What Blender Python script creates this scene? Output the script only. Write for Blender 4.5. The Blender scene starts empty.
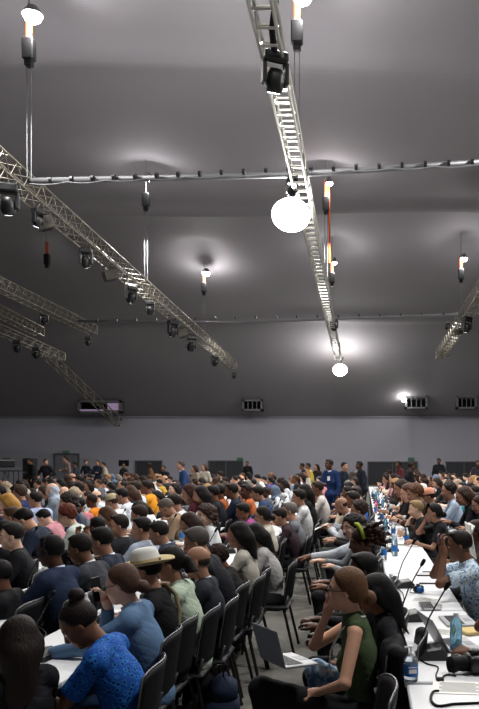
import bpy, math, random
import numpy as np
from mathutils import Matrix, Vector
sc = bpy.context.scene
C = sc.collection
R = math.radians
rnd = random.Random(7)
# ---------------- camera, world, exposure ----------------
EYE = 1.9; F = 760.0; VX = 363.0; HY = 457.0; DS = F/900   # DS: distances below were first paced out at a longer focal length
cam = bpy.data.cameras.new('camera'); cam_o = bpy.data.objects.new('camera', cam); C.objects.link(cam_o)
cam_o.location = (0, 0, EYE); cam_o.rotation_euler = (R(90), 0, 0)
cam.sensor_fit = 'VERTICAL'; cam.sensor_height = 24; cam.lens = F*24/709
cam.shift_x = -(VX-239.5)/709; cam.shift_y = (HY-354.5)/709
cam.clip_end = 300; sc.camera = cam_o
w = bpy.data.worlds.new('world'); sc.world = w; w.use_nodes = True
w.node_tree.nodes['Background'].inputs[0].default_value = (0.80, 0.82, 0.95, 1)
w.node_tree.nodes['Background'].inputs[1].default_value = 0.11
sc.view_settings.view_transform = 'Standard'; sc.view_settings.look = 'None'
sc.view_settings.exposure = 0.0; sc.view_settings.gamma = 1

def light(kind, loc, power, color=(1, .98, .95), size=.3, spot=None, rot=(0, 0, 0), parent=None):
    l = bpy.data.lights.new('lamp_light', kind); l.energy = power; l.color = color
    if kind == 'AREA': l.shape = 'DISK'; l.size = size
    else: l.shadow_soft_size = size
    if kind == 'SPOT': l.spot_size = R(spot); l.spot_blend = .6
    o = bpy.data.objects.new('lamp_light', l); o.location = loc; o.rotation_euler = rot; C.objects.link(o)
    return o
# added area lights without fixtures, some near hoist lamps, last ones for the wall
for x, y, p in ((4.5, 5, 650), (-1.5, 7, 330), (5, 16, 1150), (-1.3, 15, 600), (-7.2, 18, 400), (5, 28, 1100), (-1.3, 30, 700), (-7.4, 30, 600), (5, 42, 700), (-1.5, 43, 600), (-7.6, 44, 700), (-14, 30, 220), (-14, 46, 200), (-20, 46, 120), (-4, 53, 1100), (6, 53, 950), (-16, 53, 350)):
    light('AREA', (x, y*DS, 9.3), p*.8, size=.9)

# ---------------- helpers ----------------
def lin(c):
    if isinstance(c, str): c = tuple(int(c[i:i+2], 16)/255 for i in (0, 2, 4))
    return tuple(((v+.055)/1.055)**2.4 if v > .04 else v/12.92 for v in c) + (1,)
def mat(name, color=None, rough=.6, metal=0, emit=0, obj=False, bump=0, bscale=60, mul=None, alpha=None, trans=0, noise=0, nscale=8, coat=0):
    m = bpy.data.materials.new(name); m.use_nodes = True; nt = m.node_tree; b = nt.nodes['Principled BSDF']
    b.inputs['Roughness'].default_value = rough; b.inputs['Metallic'].default_value = metal
    b.inputs['Specular IOR Level'].default_value = .5 if metal or rough < .46 else .18
    if coat: b.inputs['Coat Weight'].default_value = coat
    if color is not None: b.inputs['Base Color'].default_value = lin(color)
    src = None
    if obj:
        oi = nt.nodes.new('ShaderNodeObjectInfo'); src = oi.outputs['Color']
        if mul:
            mx = nt.nodes.new('ShaderNodeMix'); mx.data_type = 'RGBA'; mx.blend_type = 'MULTIPLY'; mx.inputs[0].default_value = 1
            nt.links.new(src, mx.inputs[6]); mx.inputs[7].default_value = (*mul, 1); src = mx.outputs[2]
    tc = None
    if bump or noise: tc = nt.nodes.new('ShaderNodeTexCoord')
    if noise:
        n = nt.nodes.new('ShaderNodeTexNoise'); n.inputs['Scale'].default_value = nscale; nt.links.new(tc.outputs['Object'], n.inputs[0])
        mr = nt.nodes.new('ShaderNodeMapRange'); mr.inputs[3].default_value = 1-noise; mr.inputs[4].default_value = 1+noise; nt.links.new(n.outputs[0], mr.inputs[0])
        vm = nt.nodes.new('ShaderNodeVectorMath'); vm.operation = 'SCALE'
        if src: nt.links.new(src, vm.inputs[0])
        else: vm.inputs[0].default_value = lin(color)[:3]
        nt.links.new(mr.outputs[0], vm.inputs[3]); src = vm.outputs[0]
    if src: nt.links.new(src, b.inputs['Base Color'])
    if bump:
        n = nt.nodes.new('ShaderNodeTexNoise'); n.inputs['Scale'].default_value = bscale; nt.links.new(tc.outputs['Object'], n.inputs[0])
        bp = nt.nodes.new('ShaderNodeBump'); bp.inputs['Strength'].default_value = bump; bp.inputs['Distance'].default_value = .01
        nt.links.new(n.outputs[0], bp.inputs['Height']); nt.links.new(bp.outputs[0], b.inputs['Normal'])
    if emit:
        b.inputs['Emission Color'].default_value = lin(color); b.inputs['Emission Strength'].default_value = emit
    if trans: b.inputs['Transmission Weight'].default_value = trans; b.inputs['IOR'].default_value = 1.33
    return m
def pattern_mat(name, c1, c2, c3, scale, kind='voronoi', thr=.45):
    m = mat(name, c1, .8); nt = m.node_tree; b = nt.nodes['Principled BSDF']
    tc = nt.nodes.new('ShaderNodeTexCoord')
    t = nt.nodes.new('ShaderNodeTexVoronoi' if kind == 'voronoi' else 'ShaderNodeTexNoise'); t.inputs['Scale'].default_value = scale
    nt.links.new(tc.outputs['Object'], t.inputs[0])
    cr = nt.nodes.new('ShaderNodeValToRGB'); e = cr.color_ramp.elements
    e[0].color = lin(c1); e[0].position = thr-.12; e[1].color = lin(c2); e[1].position = thr
    x = e.new(min(.98, thr+.14)); x.color = lin(c3)
    nt.links.new(t.outputs[0], cr.inputs[0]); nt.links.new(cr.outputs[0], b.inputs['Base Color'])
    return m
def hair_material():
    m = mat('hair', rough=.62, obj=True, noise=.3, nscale=40); nt = m.node_tree; b = nt.nodes['Principled BSDF']
    tc = nt.nodes.new('ShaderNodeTexCoord'); mp_ = nt.nodes.new('ShaderNodeMapping'); mp_.inputs['Scale'].default_value = (130, 130, 14); n = nt.nodes.new('ShaderNodeTexNoise'); n.inputs['Scale'].default_value = 1; n.inputs['Distortion'].default_value = .6
    nt.links.new(tc.outputs['Object'], mp_.inputs[0]); nt.links.new(mp_.outputs[0], n.inputs[0]); bp = nt.nodes.new('ShaderNodeBump'); bp.inputs['Strength'].default_value = .7; bp.inputs['Distance'].default_value = .006
    nt.links.new(n.outputs[0], bp.inputs['Height']); nt.links.new(bp.outputs[0], b.inputs['Normal']); return m
M = dict(
    skin=mat('skin', rough=.5, obj=True, noise=.07, nscale=30), lip=mat('lips', rough=.4, obj=True, mul=(.8, .45, .45)),
    white_eye=mat('eye_white', 'd8d4d0', .3), iris=mat('iris', '1c120d', .2), brow=mat('eyebrow', '1a120e', .8),
    hair=hair_material(),
    cloth=mat('cloth', rough=.85, obj=True, bump=.25, bscale=25, noise=.08, nscale=9),
    shoe=mat('shoe_leather', rough=.4, obj=True),
    black=mat('black_plastic', '141416', .45), rubber=mat('black_rubber', '0c0c0d', .7), chrome=mat('chrome_rim', '6c6d70', .4, .6),
    chair=mat('black_chair_plastic', '17171a', .5, bump=.2, bscale=200),
    alu=mat('aluminium', '7b766b', .5, .5), bright=mat('lamplit_aluminium', 'b4b2ab', .4, .5), housing=mat('lamp_housing', '4a4740', .6), steel=mat('dull_steel', '77777a', .5, .5), cable=mat('steel_cable', '77797c', .6, .2),  # bright: the same aluminium, paler to paint lamplight on the middle truss
    table=mat('white_laminate', 'e0e1e3', .35, noise=.02), panel=mat('grey_panel', '55565a', .6),
    paper=mat('paper', 'eceae4', .8), print=mat('printed_ink', '55585f', .8), lapt=mat('laptop_metal', '9b9da1', .45, .15), screen=mat('dark_screen', '08080a', .65), keys=mat('keys', '1c1d20', .5),
    orange=mat('orange_strap', 'c4572c', .7), red=mat('red_ring', 'b02424', .5), blue=mat('blue_label', '2f6fb8', .5), cyan=mat('blue_bottle', '8fc0d8', .15, trans=.7),
    clear=mat('clear_plastic', 'dfeaf0', .08, trans=.85), glow=mat('lamp_glow', 'fffaf0', .5, emit=30), glows=mat('small_lamp_glow', 'f4f8ff', .5, emit=12),
    straw=mat('straw', 'b5a47c', .8, bump=.5, bscale=150, noise=.1), hatwhite=mat('white_felt', 'cfcfcb', .8), green=mat('green_strap', '5f7d33', .7),
    tan=mat('tan_strap', '6b6046', .7), pink=mat('pink_plastic', 'e2356c', .4), mauve=mat('mauve_case', '8b6f86', .4), bag=mat('bag_fabric', '121318', .8, bump=.3), navybag=mat('navy_bag', '1a2438', .8, bump=.3),
    shirtwhite=mat('white_collar', 'e4e6ea', .8), clear_glass=mat('spectacle_rim', '18120f', .3), sand=mat('yellow_paper', 'c9b27a', .8), vent=mat('vent_frame', '6d6d70', .5), ventin=mat('vent_inside', '151517', .6),
    purple=mat('vent_lilac_glow', 'a58fb0', .5, emit=.35), door=mat('door_grey', '57585c', .6), doord=mat('dark_door_panel', '3b3d40', .6), sign=mat('exit_sign', '3f6a52', .5, emit=.1), watch=mat('green_watch', '1d5a35', .3),
    batik=pattern_mat('blue_batik', '0d2a66', '2878c2', '164a9c', 34, thr=.38), batik2=pattern_mat('orange_hem', '8a3b12', '16264f', 'b5651e', 30),
    bluewhite=pattern_mat('blue_white_print', '4e7ea8', 'dfe6ea', '86abc8', 38, 'noise', .5), tropic=pattern_mat('light_blue_print', '5f83a6', '93b2cf', 'e2e6e8', 26, 'noise', .5),
    magenta=pattern_mat('magenta_print', '7a1c5a', 'b04a86', '3c2a7a', 20, 'noise', .5),
)
def link_mesh(name, me, m=None, parent=None):
    o = bpy.data.objects.new(name, me); C.objects.link(o)
    if m is not None and not me.materials:
        for q in (m if isinstance(m, (list, tuple)) else [m]): me.materials.append(q)
    if parent: o.parent = parent
    return o
def tag(o, label=None, cat=None, group=None, kind=None):
    if label: o['label'] = label
    if cat: o['category'] = cat
    if group: o['group'] = group
    if kind: o['kind'] = kind
    return o
def copy_tree(o, parent=None):
    c = o.copy(); C.objects.link(c)
    if parent: c.parent = parent; c.matrix_parent_inverse = o.matrix_parent_inverse
    for ch in list(o.children): copy_tree(ch, c)
    return c
class MB:
    """collects shapes into one mesh"""
    def __init__(s): s.v = []; s.f = []; s.mi = []; s.m = 0; s.smooth = False
    def add(s, vs, fs):
        n = len(s.v); s.v += [tuple(v) for v in vs]; s.f += [tuple(i+n for i in f) for f in fs]; s.mi += [s.m]*len(fs); return s
    def box(s, c, d, M3=None, bev=0):
        hx, hy, hz = (q/2 for q in d)
        if bev:
            b = min(bev, hx*.9, hy*.9, hz*.9); pts = []; 
            rings = [(hx-b, hy-b, -hz), (hx, hy, -hz+b), (hx, hy, hz-b), (hx-b, hy-b, hz)]
            for X, Y, Z in rings:
                c_ = b*.6 if abs(Z) < hz else b*.4
                pts += [(X, Y-c_, Z), (X-c_, Y, Z), (-X+c_, Y, Z), (-X, Y-c_, Z), (-X, -Y+c_, Z), (-X+c_, -Y, Z), (X-c_, -Y, Z), (X, -Y+c_, Z)]
            fs = [tuple(range(7, -1, -1)), tuple(range(24, 32))]
            for r_ in range(3):
                for i in range(8): j = (i+1) % 8; fs.append((r_*8+i, r_*8+j, r_*8+8+j, r_*8+8+i))
        else:
            pts = [(x*hx, y*hy, z*hz) for z in (-1, 1) for y in (-1, 1) for x in (-1, 1)]
            fs = [(0, 2, 3, 1), (4, 5, 7, 6), (0, 1, 5, 4), (2, 6, 7, 3), (0, 4, 6, 2), (1, 3, 7, 5)]
        c = Vector(c)
        pts = [((M3 @ Vector(p)) if M3 else Vector(p)) + c for p in pts]
        return s.add(pts, fs)
    def tube(s, pts, r, n=8, caps=True):
        pts = [Vector(p) for p in pts]; N = len(pts); rs = r if isinstance(r, (list, tuple)) else [r]*N
        vs = []; up = None
        for i, p in enumerate(pts):
            t = (pts[min(i+1, N-1)] - pts[max(i-1, 0)]).normalized()
            if up is None: up = Vector((0, 0, 1)) if abs(t.z) < .9 else Vector((1, 0, 0))
            a = t.cross(up).normalized(); b = a.cross(t).normalized(); up = b
            for k in range(n):
                q = 2*math.pi*k/n; vs.append(p + (a*math.cos(q)+b*math.sin(q))*rs[i])
        fs = [(i*n+k, i*n+(k+1) % n, (i+1)*n+(k+1) % n, (i+1)*n+k) for i in range(N-1) for k in range(n)]
        if caps: fs += [tuple(range(n-1, -1, -1)), tuple(range((N-1)*n, N*n))]
        return s.add(vs, fs)
    def lathe(s, prof, c=(0, 0, 0), n=16, M3=None):
        c = Vector(c); vs = []
        for r, z in prof:
            for k in range(n):
                q = 2*math.pi*k/n; p = Vector((r*math.cos(q), r*math.sin(q), z)); vs.append((M3 @ p if M3 else p)+c)
        fs = [(i*n+k, i*n+(k+1) % n, (i+1)*n+(k+1) % n, (i+1)*n+k) for i in range(len(prof)-1) for k in range(n)]
        return s.add(vs, fs)
    def mesh(s, name, mats=None, smooth=False):
        me = bpy.data.meshes.new(name); me.from_pydata(s.v, [], s.f)
        for q in (mats or []): me.materials.append(q)
        me.polygons.foreach_set('material_index', s.mi)
        if smooth: me.shade_smooth()
        me.update(); return me
    def build(s, name, m, parent=None, smooth=False):
        return link_mesh(name, s.mesh(name, m if isinstance(m, (list, tuple)) else [m], smooth), None, parent)
def empty(name, loc, rz=0, label=None, cat=None, group=None):
    o = bpy.data.objects.new(name, None); o.empty_display_size = .1; C.objects.link(o); o.location = loc; o.rotation_euler = (0, 0, rz)
    return tag(o, label, cat, group)
def P(px, py, d): return Vector(((px-VX)*d/F, d, EYE+(HY-py)*d/F))
def structure(o): o['kind'] = 'structure'; return o

# ---------------- the hall ----------------
WALL = 62.0*DS; CEIL = EYE+10.0
def ceil_z(x, y):
    y = y/DS
    if y < 38: z = 10.0
    else:
        t = min(1, (y-38)/(63-38)); z = 10.0-7.68*(t**1.5)
    for gx in (-19, -13.3, -7.4, -1.3, 5.0, 11):
        for gy in (19.5, 31, 40.6):
            z += .55*math.exp(-(((x-gx+.2)/1.1)**2+((y-gy-1.2)/1.3)**2))
    for sy in (8, 22.5, 36, 49): z -= .32*math.exp(-((y-sy)/.6)**2)
    z += .10*math.sin(x*.35+.6)*math.sin(y*.21)
    z += .35*max(0, 1-abs(x-4.4)/4.5)*max(0, 1-abs(y-55)/6)
    return EYE+z
nx, ny = 150, 190
xs = np.linspace(-34, 18, nx); ys = np.linspace(-6, WALL+.4, ny)
mb = MB(); mb.add([(x, y, ceil_z(x, y)) for y in ys for x in xs], [(j*nx+i, (j+1)*nx+i, (j+1)*nx+i+1, j*nx+i+1) for j in range(ny-1) for i in range(nx-1)])
structure(mb.build('ceiling', mat('tent_membrane', '939095', .75, noise=.03, nscale=.3), smooth=True))
mb = MB(); mb.box((-8, 28, -.05), (60, 76, .1)); structure(mb.build('floor', mat('grey_carpet', '66645f', .95, bump=.3, bscale=300, noise=.16, nscale=6)))
mb = MB(); mb.box((-8, WALL+.1, 2.45), (60, .2, 4.9)); structure(mb.build('wall_back', mat('grey_wall', 'a3a2ac', .85, noise=.02, nscale=.5)))
mb = MB(); mb.box((-33.9, 22, 5.2), (.2, 64, 10.4)); structure(mb.build('wall_left', mat('grey_tent_wall', '84838a', .85)))  # unseen side wall, added to block world light and darken the left
mb = MB(); mb.box((-8, WALL-.06, EYE+2.74), (60, .12, .10))
structure(mb.build('trim_1', mat('wall_top_band', '85858d', .7)))
def wall_door(px0, px1, pt, n, m):
    k = F/WALL; x0, x1 = (px0-VX)/k, (px1-VX)/k; zt = EYE+(HY-pt)/k
    b = MB(); b.box(((x0+x1)/2, WALL-.03, zt/2), (x1-x0, .06, zt)); o = structure(b.build(f'door_{n}', m))
    f = MB()
    for x in (x0, x1, (x0+x1)/2): f.box((x, WALL-.08, zt/2), (.08, .1, zt))
    f.box(((x0+x1)/2, WALL-.08, zt), (x1-x0+.08, .1, .08)); f.build('door_frame', M['door'], o)
wall_door(55, 79, 454, 1, mat('pale_door', '7c7c84', .7)); wall_door(136, 162, 461, 2, M['doord']); wall_door(209, 243, 461, 3, M['doord'])
wall_door(368, 417, 462, 4, M['doord']); wall_door(446, 482, 462, 5, M['doord'])
for px, py, lab in ((66, 452, 'small green exit sign over the pale door at far left'), (240, 459, 'small green exit sign above the dark door left of centre'), (411, 459, 'small green exit sign above the dark door at right')):
    p = P(px, py, WALL-.15); b = MB(); b.box(p, (.42, .06, .2), bev=.01); tag(b.build('exit_sign', M['sign']), lab, 'sign', 'exit signs on the back wall')
# vents / air conditioning boxes near the top of the wall
def vent(px0, px1, py0, py1, label, lilac=False):
    d = WALL-1.9; a, b_ = P(px0, py1, d), P(px1, py0, d); c = (a+b_)/2; wd, h = b_.x-a.x, b_.z-a.z
    root = empty('air_vent', (c.x, d, a.z), 0, label, 'vent', 'air vents above the back wall')
    f = MB(); t = .11
    for s in (-1, 1): f.box((s*(wd/2-t/2), 0, h/2), (t, .8, h)); f.box((0, 0, h/2+s*(h/2-t/2)), (wd, .8, t))
    f.box((0, .35, h/2), (wd, .1, h)); f.build('vent_frame', M['vent'], root)
    g = MB(); n = 5
    g.box((0, .2, h/2), (wd-.22, .1, h-.22))
    for i in range(n): g.box((0, -.1, .2+(h-.4)*i/(n-1)), (wd-.3, .16, .025), Matrix.Rotation(R(30), 3, 'X'))
    g.build('vent_grille', M['ventin'], root)
    if lilac:
        l = MB(); l.box((-wd*.18, -.3, .17), (wd*.55, .03, .1)); l.box((wd*.32, -.3, h*.5), (wd*.26, .03, h*.6)); l.build('lilac_display', M['purple'], root)
    else:
        l = MB()
        for i in (-1, 0, 1): l.box((i*wd*.22, -.25, h/2), (.05, .05, h-.25))
        l.build('mullion', M['vent'], root)
vent(80, 122, 401, 413, 'wide wall box with lilac glowing display, crossed by the diagonal truss', True)
vent(243, 263, 400, 411, 'narrow air vent box above the wall, near the picture centre')
vent(405, 427, 396, 409, 'air vent box at right with a small bright lamp beside it'); vent(456, 476, 396, 409, 'air vent box furthest right on the back wall')
# ---------------- trusses, pipes, cables ----------------
def truss(a, b, wd, label, name='lighting_truss', group='aluminium box trusses', seg=.42, r=.024, ladder=False):
    am = M['bright'] if ladder else M['alu']
    a, b = Vector(a), Vector(b); L = (b-a).length; t = (b-a)/L; s = t.cross(Vector((0, 0, 1))).normalized(); u = s.cross(t).normalized()
    root = MB(); hw = wd/2; cs = [s*i*hw+u*j*hw for i, j in ((-1, -1), (1, -1), (1, 1), (-1, 1))]
    for c in cs: root.tube([a+c, b+c], r, 7)
    o = root.build(name, am); tag(o, label, 'truss', group)
    n = int(L/seg); lc = MB()
    for i in range(n):
        p, q = a+t*(L*i/n), a+t*(L*(i+1)/n)
        for k in range(4):
            c0, c1 = cs[k], cs[(k+1) % 4]
            if ladder and k in (0, 2): lc.tube([p+c0, p+c1], r*.8, 5, False)
            else:
                if i % 2: c0, c1 = c1, c0
                lc.tube([p+c0, q+c1], r*.6, 4, False)
            
    for p in (a, b):
        for k in range(4): lc.tube([p+cs[k], p+cs[(k+1) % 4]], r, 6)
    lc.build('lacing', am, o)
    return o
T = 6.0+EYE
def TP(px, py, h=6.0): return P(px, py, F*h/(HY-py))
def TPX(a, b, back):  # two seen points of a level truss, drawn out towards the viewer
    A, B = TP(*a), TP(*b); return A+(A-B).normalized()*back, B
cA, cB = TPX((262, 0), (338, 357, 5.3), 3); truss(cA, cB, .30, 'long silvery ladder-like truss running down the middle of the ceiling', r=.026, ladder=True)
lA, lB = TPX((0, 165), (233, 365, 5.1), 6); truss(lA, lB, .40, 'long lamp-hung truss at left that ends near the picture centre', seg=.3, r=.02)
truss(*TPX((0, 285), (93, 330), 6), .40, 'truss at left edge, just below and left of the longest lamp-hung truss', seg=.3, r=.02)
truss(*TPX((0, 312), (40, 332), 6), .40, 'short truss end at left edge, second below the lamp-hung truss', seg=.3, r=.02)
truss(*TPX((0, 330), (62, 357, 5.4), 6), .40, 'dim truss at left edge carrying dark lamps, lowest of the level ones', seg=.34, r=.02)
truss(P(46, 354, 49.5*DS), P(119, 423, 56*DS), .42, 'dark truss sloping down across the lilac wall box', r=.03)
truss(*TPX((479, 295), (440, 355, 5.4), 4), .42, 'short slanting truss at the right edge of the ceiling', seg=.35)
def pipe(pts, r, label):
    b = MB(); b.tube(pts, r*1.15, 10); o = b.build('cross_pipe', M['steel'], smooth=True); tag(o, label, 'pipe', 'cross pipes between the trusses')
    a, z = Vector(pts[0]), Vector(pts[-1]); n = 22; tt = (z-a).normalized()*.03
    for i in range(n+1):
        p = a.lerp(z, i/n); c = MB(); c.tube([p-tt, p+tt], r*1.2, 8); c.build('coupler', M['black'], o)
    q = MB(); m = 60
    q.tube([a.lerp(z, i/m)+Vector((0, -.05, -r-.02-.04*abs(math.sin(i*math.pi/5)))) for i in range(m+1)], .012, 5); q.build('power_cable', M['cable'], o)
    return o
pipe([TP(30, 181), TP(285, 175), TP(520, 160)], .055, 'pale pipe crossing the ceiling from the left truss to the right edge')
pipe([TP(78, 321), TP(235, 323), TP(458, 314), TP(530, 312)], .045, 'thin dark pipe crossing the ceiling further back')
# hoists with ceiling lamps
def hoist(px, py, h, label, lamp=True, strap=True, drop=None, small=1.0):
    d = F*h/(HY-py); p = P(px, py, d); x, z = p.x, p.z
    root = empty('chain_hoist', (x, d, z), 0, label, 'hoist', 'chain hoists under the tent roof')
    b = MB(); b.box((0, 0, -.55), (.24, .22, .5), bev=.04); b.box((0, 0, -.85), (.16, .16, .16), bev=.03); b.build('motor_body', M['black'], root)
    top = ceil_z(x, d)-z-.02
    s = MB(); s.tube([(0, 0, top), (0, 0, -.28)], .018, 6); s.build('suspension_cable', M['cable'], root)
    if strap:
        s = MB(); s.tube([(-.04, 0, .25), (-.03, 0, -.3)], .035, 6); s.tube([(.05, 0, .2), (.03, 0, -.3)], .03, 6); s.build('orange_strap', M['orange'], root)
    dr = (p.z-T) if drop is None else drop
    s = MB(); s.tube([(-.05, 0, -.9), (-.04, 0, -dr)], .009, 5); s.tube([(.05, 0, -.9), (.05, 0, -dr)], .009, 5); s.build('load_chain', M['cable'], root)
    if lamp:
        lm = MB(); lm.lathe([(0.001, .16), (.09, .15), (.13, .1), (.2*small, 0), (.2*small, -.02)], (0.12, 0, .1), 16)
        lo = empty('floodlight', (x+.12, d-.1, z+.15), 0, label.replace('hoist with ', '').replace(' and orange strap', '')+', at its hoist top', 'lamp', 'floodlights at the hoists')
        lm = MB(); lm.lathe([(.03, .2), (.1*small, .17), (.2*small, .02), (.22*small, -.02)], (0, 0, 0), 18); lm.build('lamp_shade', M['steel'], lo, True)
        g = MB(); g.lathe([(.001, .13*small), (.1*small, .11*small), (.17*small, .05*small), (.19*small, -.03*small), (.16*small, -.1*small), (.09*small, -.15*small), (.001, -.17*small)], (0, 0, -.02), 18); g.build('bulb', M['glow'], lo, True)
        light('POINT', (x+.12, d-.1, z-.25), 190*small, (1, .98, .96), .22)
hoist(29, 24, 9.3, 'hoist with a bright lamp in the top left corner'); hoist(297, 6, 9.3, 'hoist with a bright lamp at the top edge beside the middle truss')
hoist(204, 276, 8.7, 'hoist with a starry lamp and orange strap left of centre'); hoist(146, 184, 9.3, 'hoist with a small lamp under the cross pipe at left', strap=False, small=.45)
hoist(326, 188, 9.3, 'hoist with twin orange straps beside the middle truss', small=.6); hoist(332, 266, 8.7, 'hoist with orange strap over the far middle truss', small=.6)
hoist(461, 262, 8.7, 'hoist with orange strap at the right edge', small=.8); hoist(47, 247, 9.3, 'small unlit hoist with orange strap at left', lamp=False, drop=3.4)
hoist(68, 346, 7.4, 'unlit black hoist above the dim left truss', lamp=False, strap=False, drop=1.4); hoist(96, 378, 6.2, 'unlit black hoist low against the back slope', lamp=False, strap=False, drop=1.0)
# orange straps running down beside the middle truss
b = MB(); q = P(327, 188, F*9.3/(HY-188)); b.tube([q+Vector((.05, 0, .3)), q+Vector((.1, 0, -2.6))], .04, 6); tag(b.build('hanging_strap', M['orange']), 'long orange strap hanging beside the middle truss', 'strap')
# balloon lights
def balloon(px, py, h, r, label, power):
    d = F*h/(HY-py); p = P(px, py, d)
    root = empty('balloon_light', p, 0, label, 'lamp', 'round glowing balloon lights')
    g = MB(); n = 12; g.lathe([(max(.001, r*math.sin(math.pi*i/n)), r*.85*math.cos(math.pi*i/n)) for i in range(n+1)], (0, 0, 0), 24); g.build('glowing_globe', M['glow'], root, True)
    s = MB(); s.tube([(0, 0, r*.8), (.2, 0, T-p.z-.15)], .03, 6); s.box((0, 0, r*.88), (.22, .22, .12), bev=.02); s.build('bracket', M['black'], root)
    light('POINT', (p.x, p.y-r-.1, p.z-.1), power, (1, .99, .97), .35)
balloon(291, 215, 5.55, .44, 'large glowing round lamp beside the middle truss', 650); balloon(340, 370, 5.1, .42, 'glowing round lamp at the far end of the middle truss', 450)
# stage lamps on trusses
def moving_head():
    r = empty('stage_lamp', (0, 0, 0)); b = MB(); b.box((0, 0, -.12), (.42, .32, .2), bev=.04); b.build('lamp_base', M['black'], r)
    y = MB()
    for s in (-1, 1): y.box((s*.2, 0, -.38), (.07, .18, .4), bev=.02)
    y.box((0, 0, -.21), (.42, .16, .05))
    y.build('yoke', M['black'], r)
    h = MB(); h.lathe([(.001, .2), (.1, .19), (.15, .1), (.16, -.12), (.13, -.2), (.001, -.2)], (0, 0, -.5), 14, Matrix.Rotation(R(25), 3, 'X')); h.build('lamp_head', M['black'], r, True)
    l = MB(); l.lathe([(.001, -.205), (.11, -.205), (.12, -.19)], (0, 0, -.5), 14, Matrix.Rotation(R(25), 3, 'X')); l.build('lens', M['glows'], r)
    return r
def box_lamp():
    r = empty('box_floodlight', (0, 0, 0)); m3 = Matrix.Rotation(R(-20), 3, 'Y')
    b = MB(); b.box((0, 0, -.3), (.5, .4, .4), m3, .03); b.build('housing', M['housing'], r)
    l = MB(); l.box(Vector((0, 0, -.3))+m3 @ Vector((0, 0, -.205)), (.3, .26, .02), m3); l.build('lens', M['ventin'], r)
    y = MB(); y.tube([(-.27, 0, -.3), (-.27, 0, 0), (.27, 0, 0), (.27, 0, -.3)], .02, 6); y.build('yoke', M['black'], r)
    return r
mh, bl = moving_head(), box_lamp()
def on_truss(A, B, px):  # the point of a truss seen at picture column px
    lo, hi = 0., 1.
    f = lambda t: VX+(A.lerp(B, t).x)*F/A.lerp(B, t).y
    s = 1 if f(1) > f(0) else -1
    for _ in range(40):
        m = (lo+hi)/2
        if (f(m)-px)*s < 0: lo = m
        else: hi = m
    return A.lerp(B, lo)
used = {'mh': False, 'bl': False}; LS = .62
def place(kind, p, rz, label, sc_=1.):
    src = mh if kind == 'mh' else bl
    o = src if not used[kind] else copy_tree(src); used[kind] = True
    o.location = p; o.rotation_euler = (0, 0, rz); o.scale = (sc_*LS,)*3
    tag(o, label, 'lamp', 'stage lamps under the left truss' if 'left' in label else 'stage lamps under the trusses')
L6 = lambda px, dz=-.24: on_truss(lA, lB, px)+Vector((0, 0, dz))
for kind, px, rz, s_, lab in (('mh', 8, .3, 1.5, 'big dark stage lamp at the left edge under the left truss'), ('mh', 38, 1.2, 1.0, 'black stage lamp where pale pipe meets the left truss'), ('bl', 45, .5, 1.2, 'grey box floodlight right below the pipe end on the left truss'),
        ('mh', 86, .1, 1.2, 'black stage lamp between the two grey box lamps of the left truss'), ('bl', 110, .6, 1.2, 'grey box floodlight in the middle of the left truss'), ('mh', 131, .8, 1.3, 'black stage lamp right after the middle box floodlight on the left truss'),
        ('mh', 150, .2, 1.1, 'slim black lamp above the bend of cables on the left truss'), ('mh', 173, .9, 1.5, 'largest black lamp over the far half of the left truss'), ('bl', 183, .2, 1.2, 'grey floodlight next to two black lamps on far left truss'),
        ('mh', 191, .5, 1.6, 'black lamp hanging lowest on the far half of the left truss'), ('mh', 215, .7, 1.3, 'black lamp nearest to the far end of the left truss')):
    place(kind, L6(px), rz, lab, s_)
def pl_at(kind, px, py, d, rz, s_, lab): place(kind, P(px, py, d*DS), rz, lab, s_)
pl_at('mh', 275, 52, 13.2, .4, 1.35, 'large black stage lamp on the middle truss near the top edge')
pl_at('mh', 292, 178, 19.3, .2, .9, 'black lamp behind the pipe on the middle truss'); pl_at('mh', 334, 318, 37.5, .2, 1.2, 'black lamp where the far pipe crosses the middle truss'); pl_at('mh', 337, 342, 46, .2, 1.2, 'black lamp just above the far round lamp of the middle truss')
pl_at('mh', 467, 316, 36.5, .6, 1.5, 'round black lamp on the right edge truss, upper one'); pl_at('bl', 459, 326, 39.5, .6, 1.2, 'grey box lamp on the right edge truss'); pl_at('bl', 444, 348, 48, .2, 1.6, 'pale floodlight at the low end of the right edge truss'); pl_at('mh', 447, 322, 40, .3, .8, 'small black lamp hanging left of the right edge truss')
pl_at('mh', 17, 340, 42, .3, 1.3, 'dark lamp on the dim left truss, nearer one'); pl_at('mh', 36, 347, 44, .3, 1.3, 'dark lamp on the dim left truss, second one'); pl_at('mh', 44, 312, 38, .3, 1.2, 'dark lamp hung beneath the truss at left edge'); pl_at('mh', 88, 336, 41, .3, 1.0, 'small lamp dangling below the end of left edge truss')
pl_at('mh', 234, 372, 54.5, .3, .9, 'little lamp dangling at the end of the left truss')
b = MB(); b.tube([P(87, 328, 41*DS), P(88, 337, 41*DS)], .02, 5); tag(b.build('hanging_cable', M['cable']), 'dark cable dangling under the end of the left edge truss', 'cable')
b = MB(); b.tube([P(276, 0, 12.6*DS), P(272, 30, 12.8*DS), P(275, 55, 13.1*DS)], .05, 8); tag(b.build('cable_bundle', M['rubber']), 'thick black cable bundle along the middle truss at the top', 'cable')
b = MB(); p = P(404, 400, WALL-2.2); b.lathe([(.001, .16), (.12, .1), (.16, 0), (.12, -.1), (.001, -.16)], p, 12); tag(b.build('small_floodlight', M['glow']), 'small bright lamp beside the vent box at right', 'lamp'); light('POINT', p+Vector((0, -.3, 0)), 40, size=.1)

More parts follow.
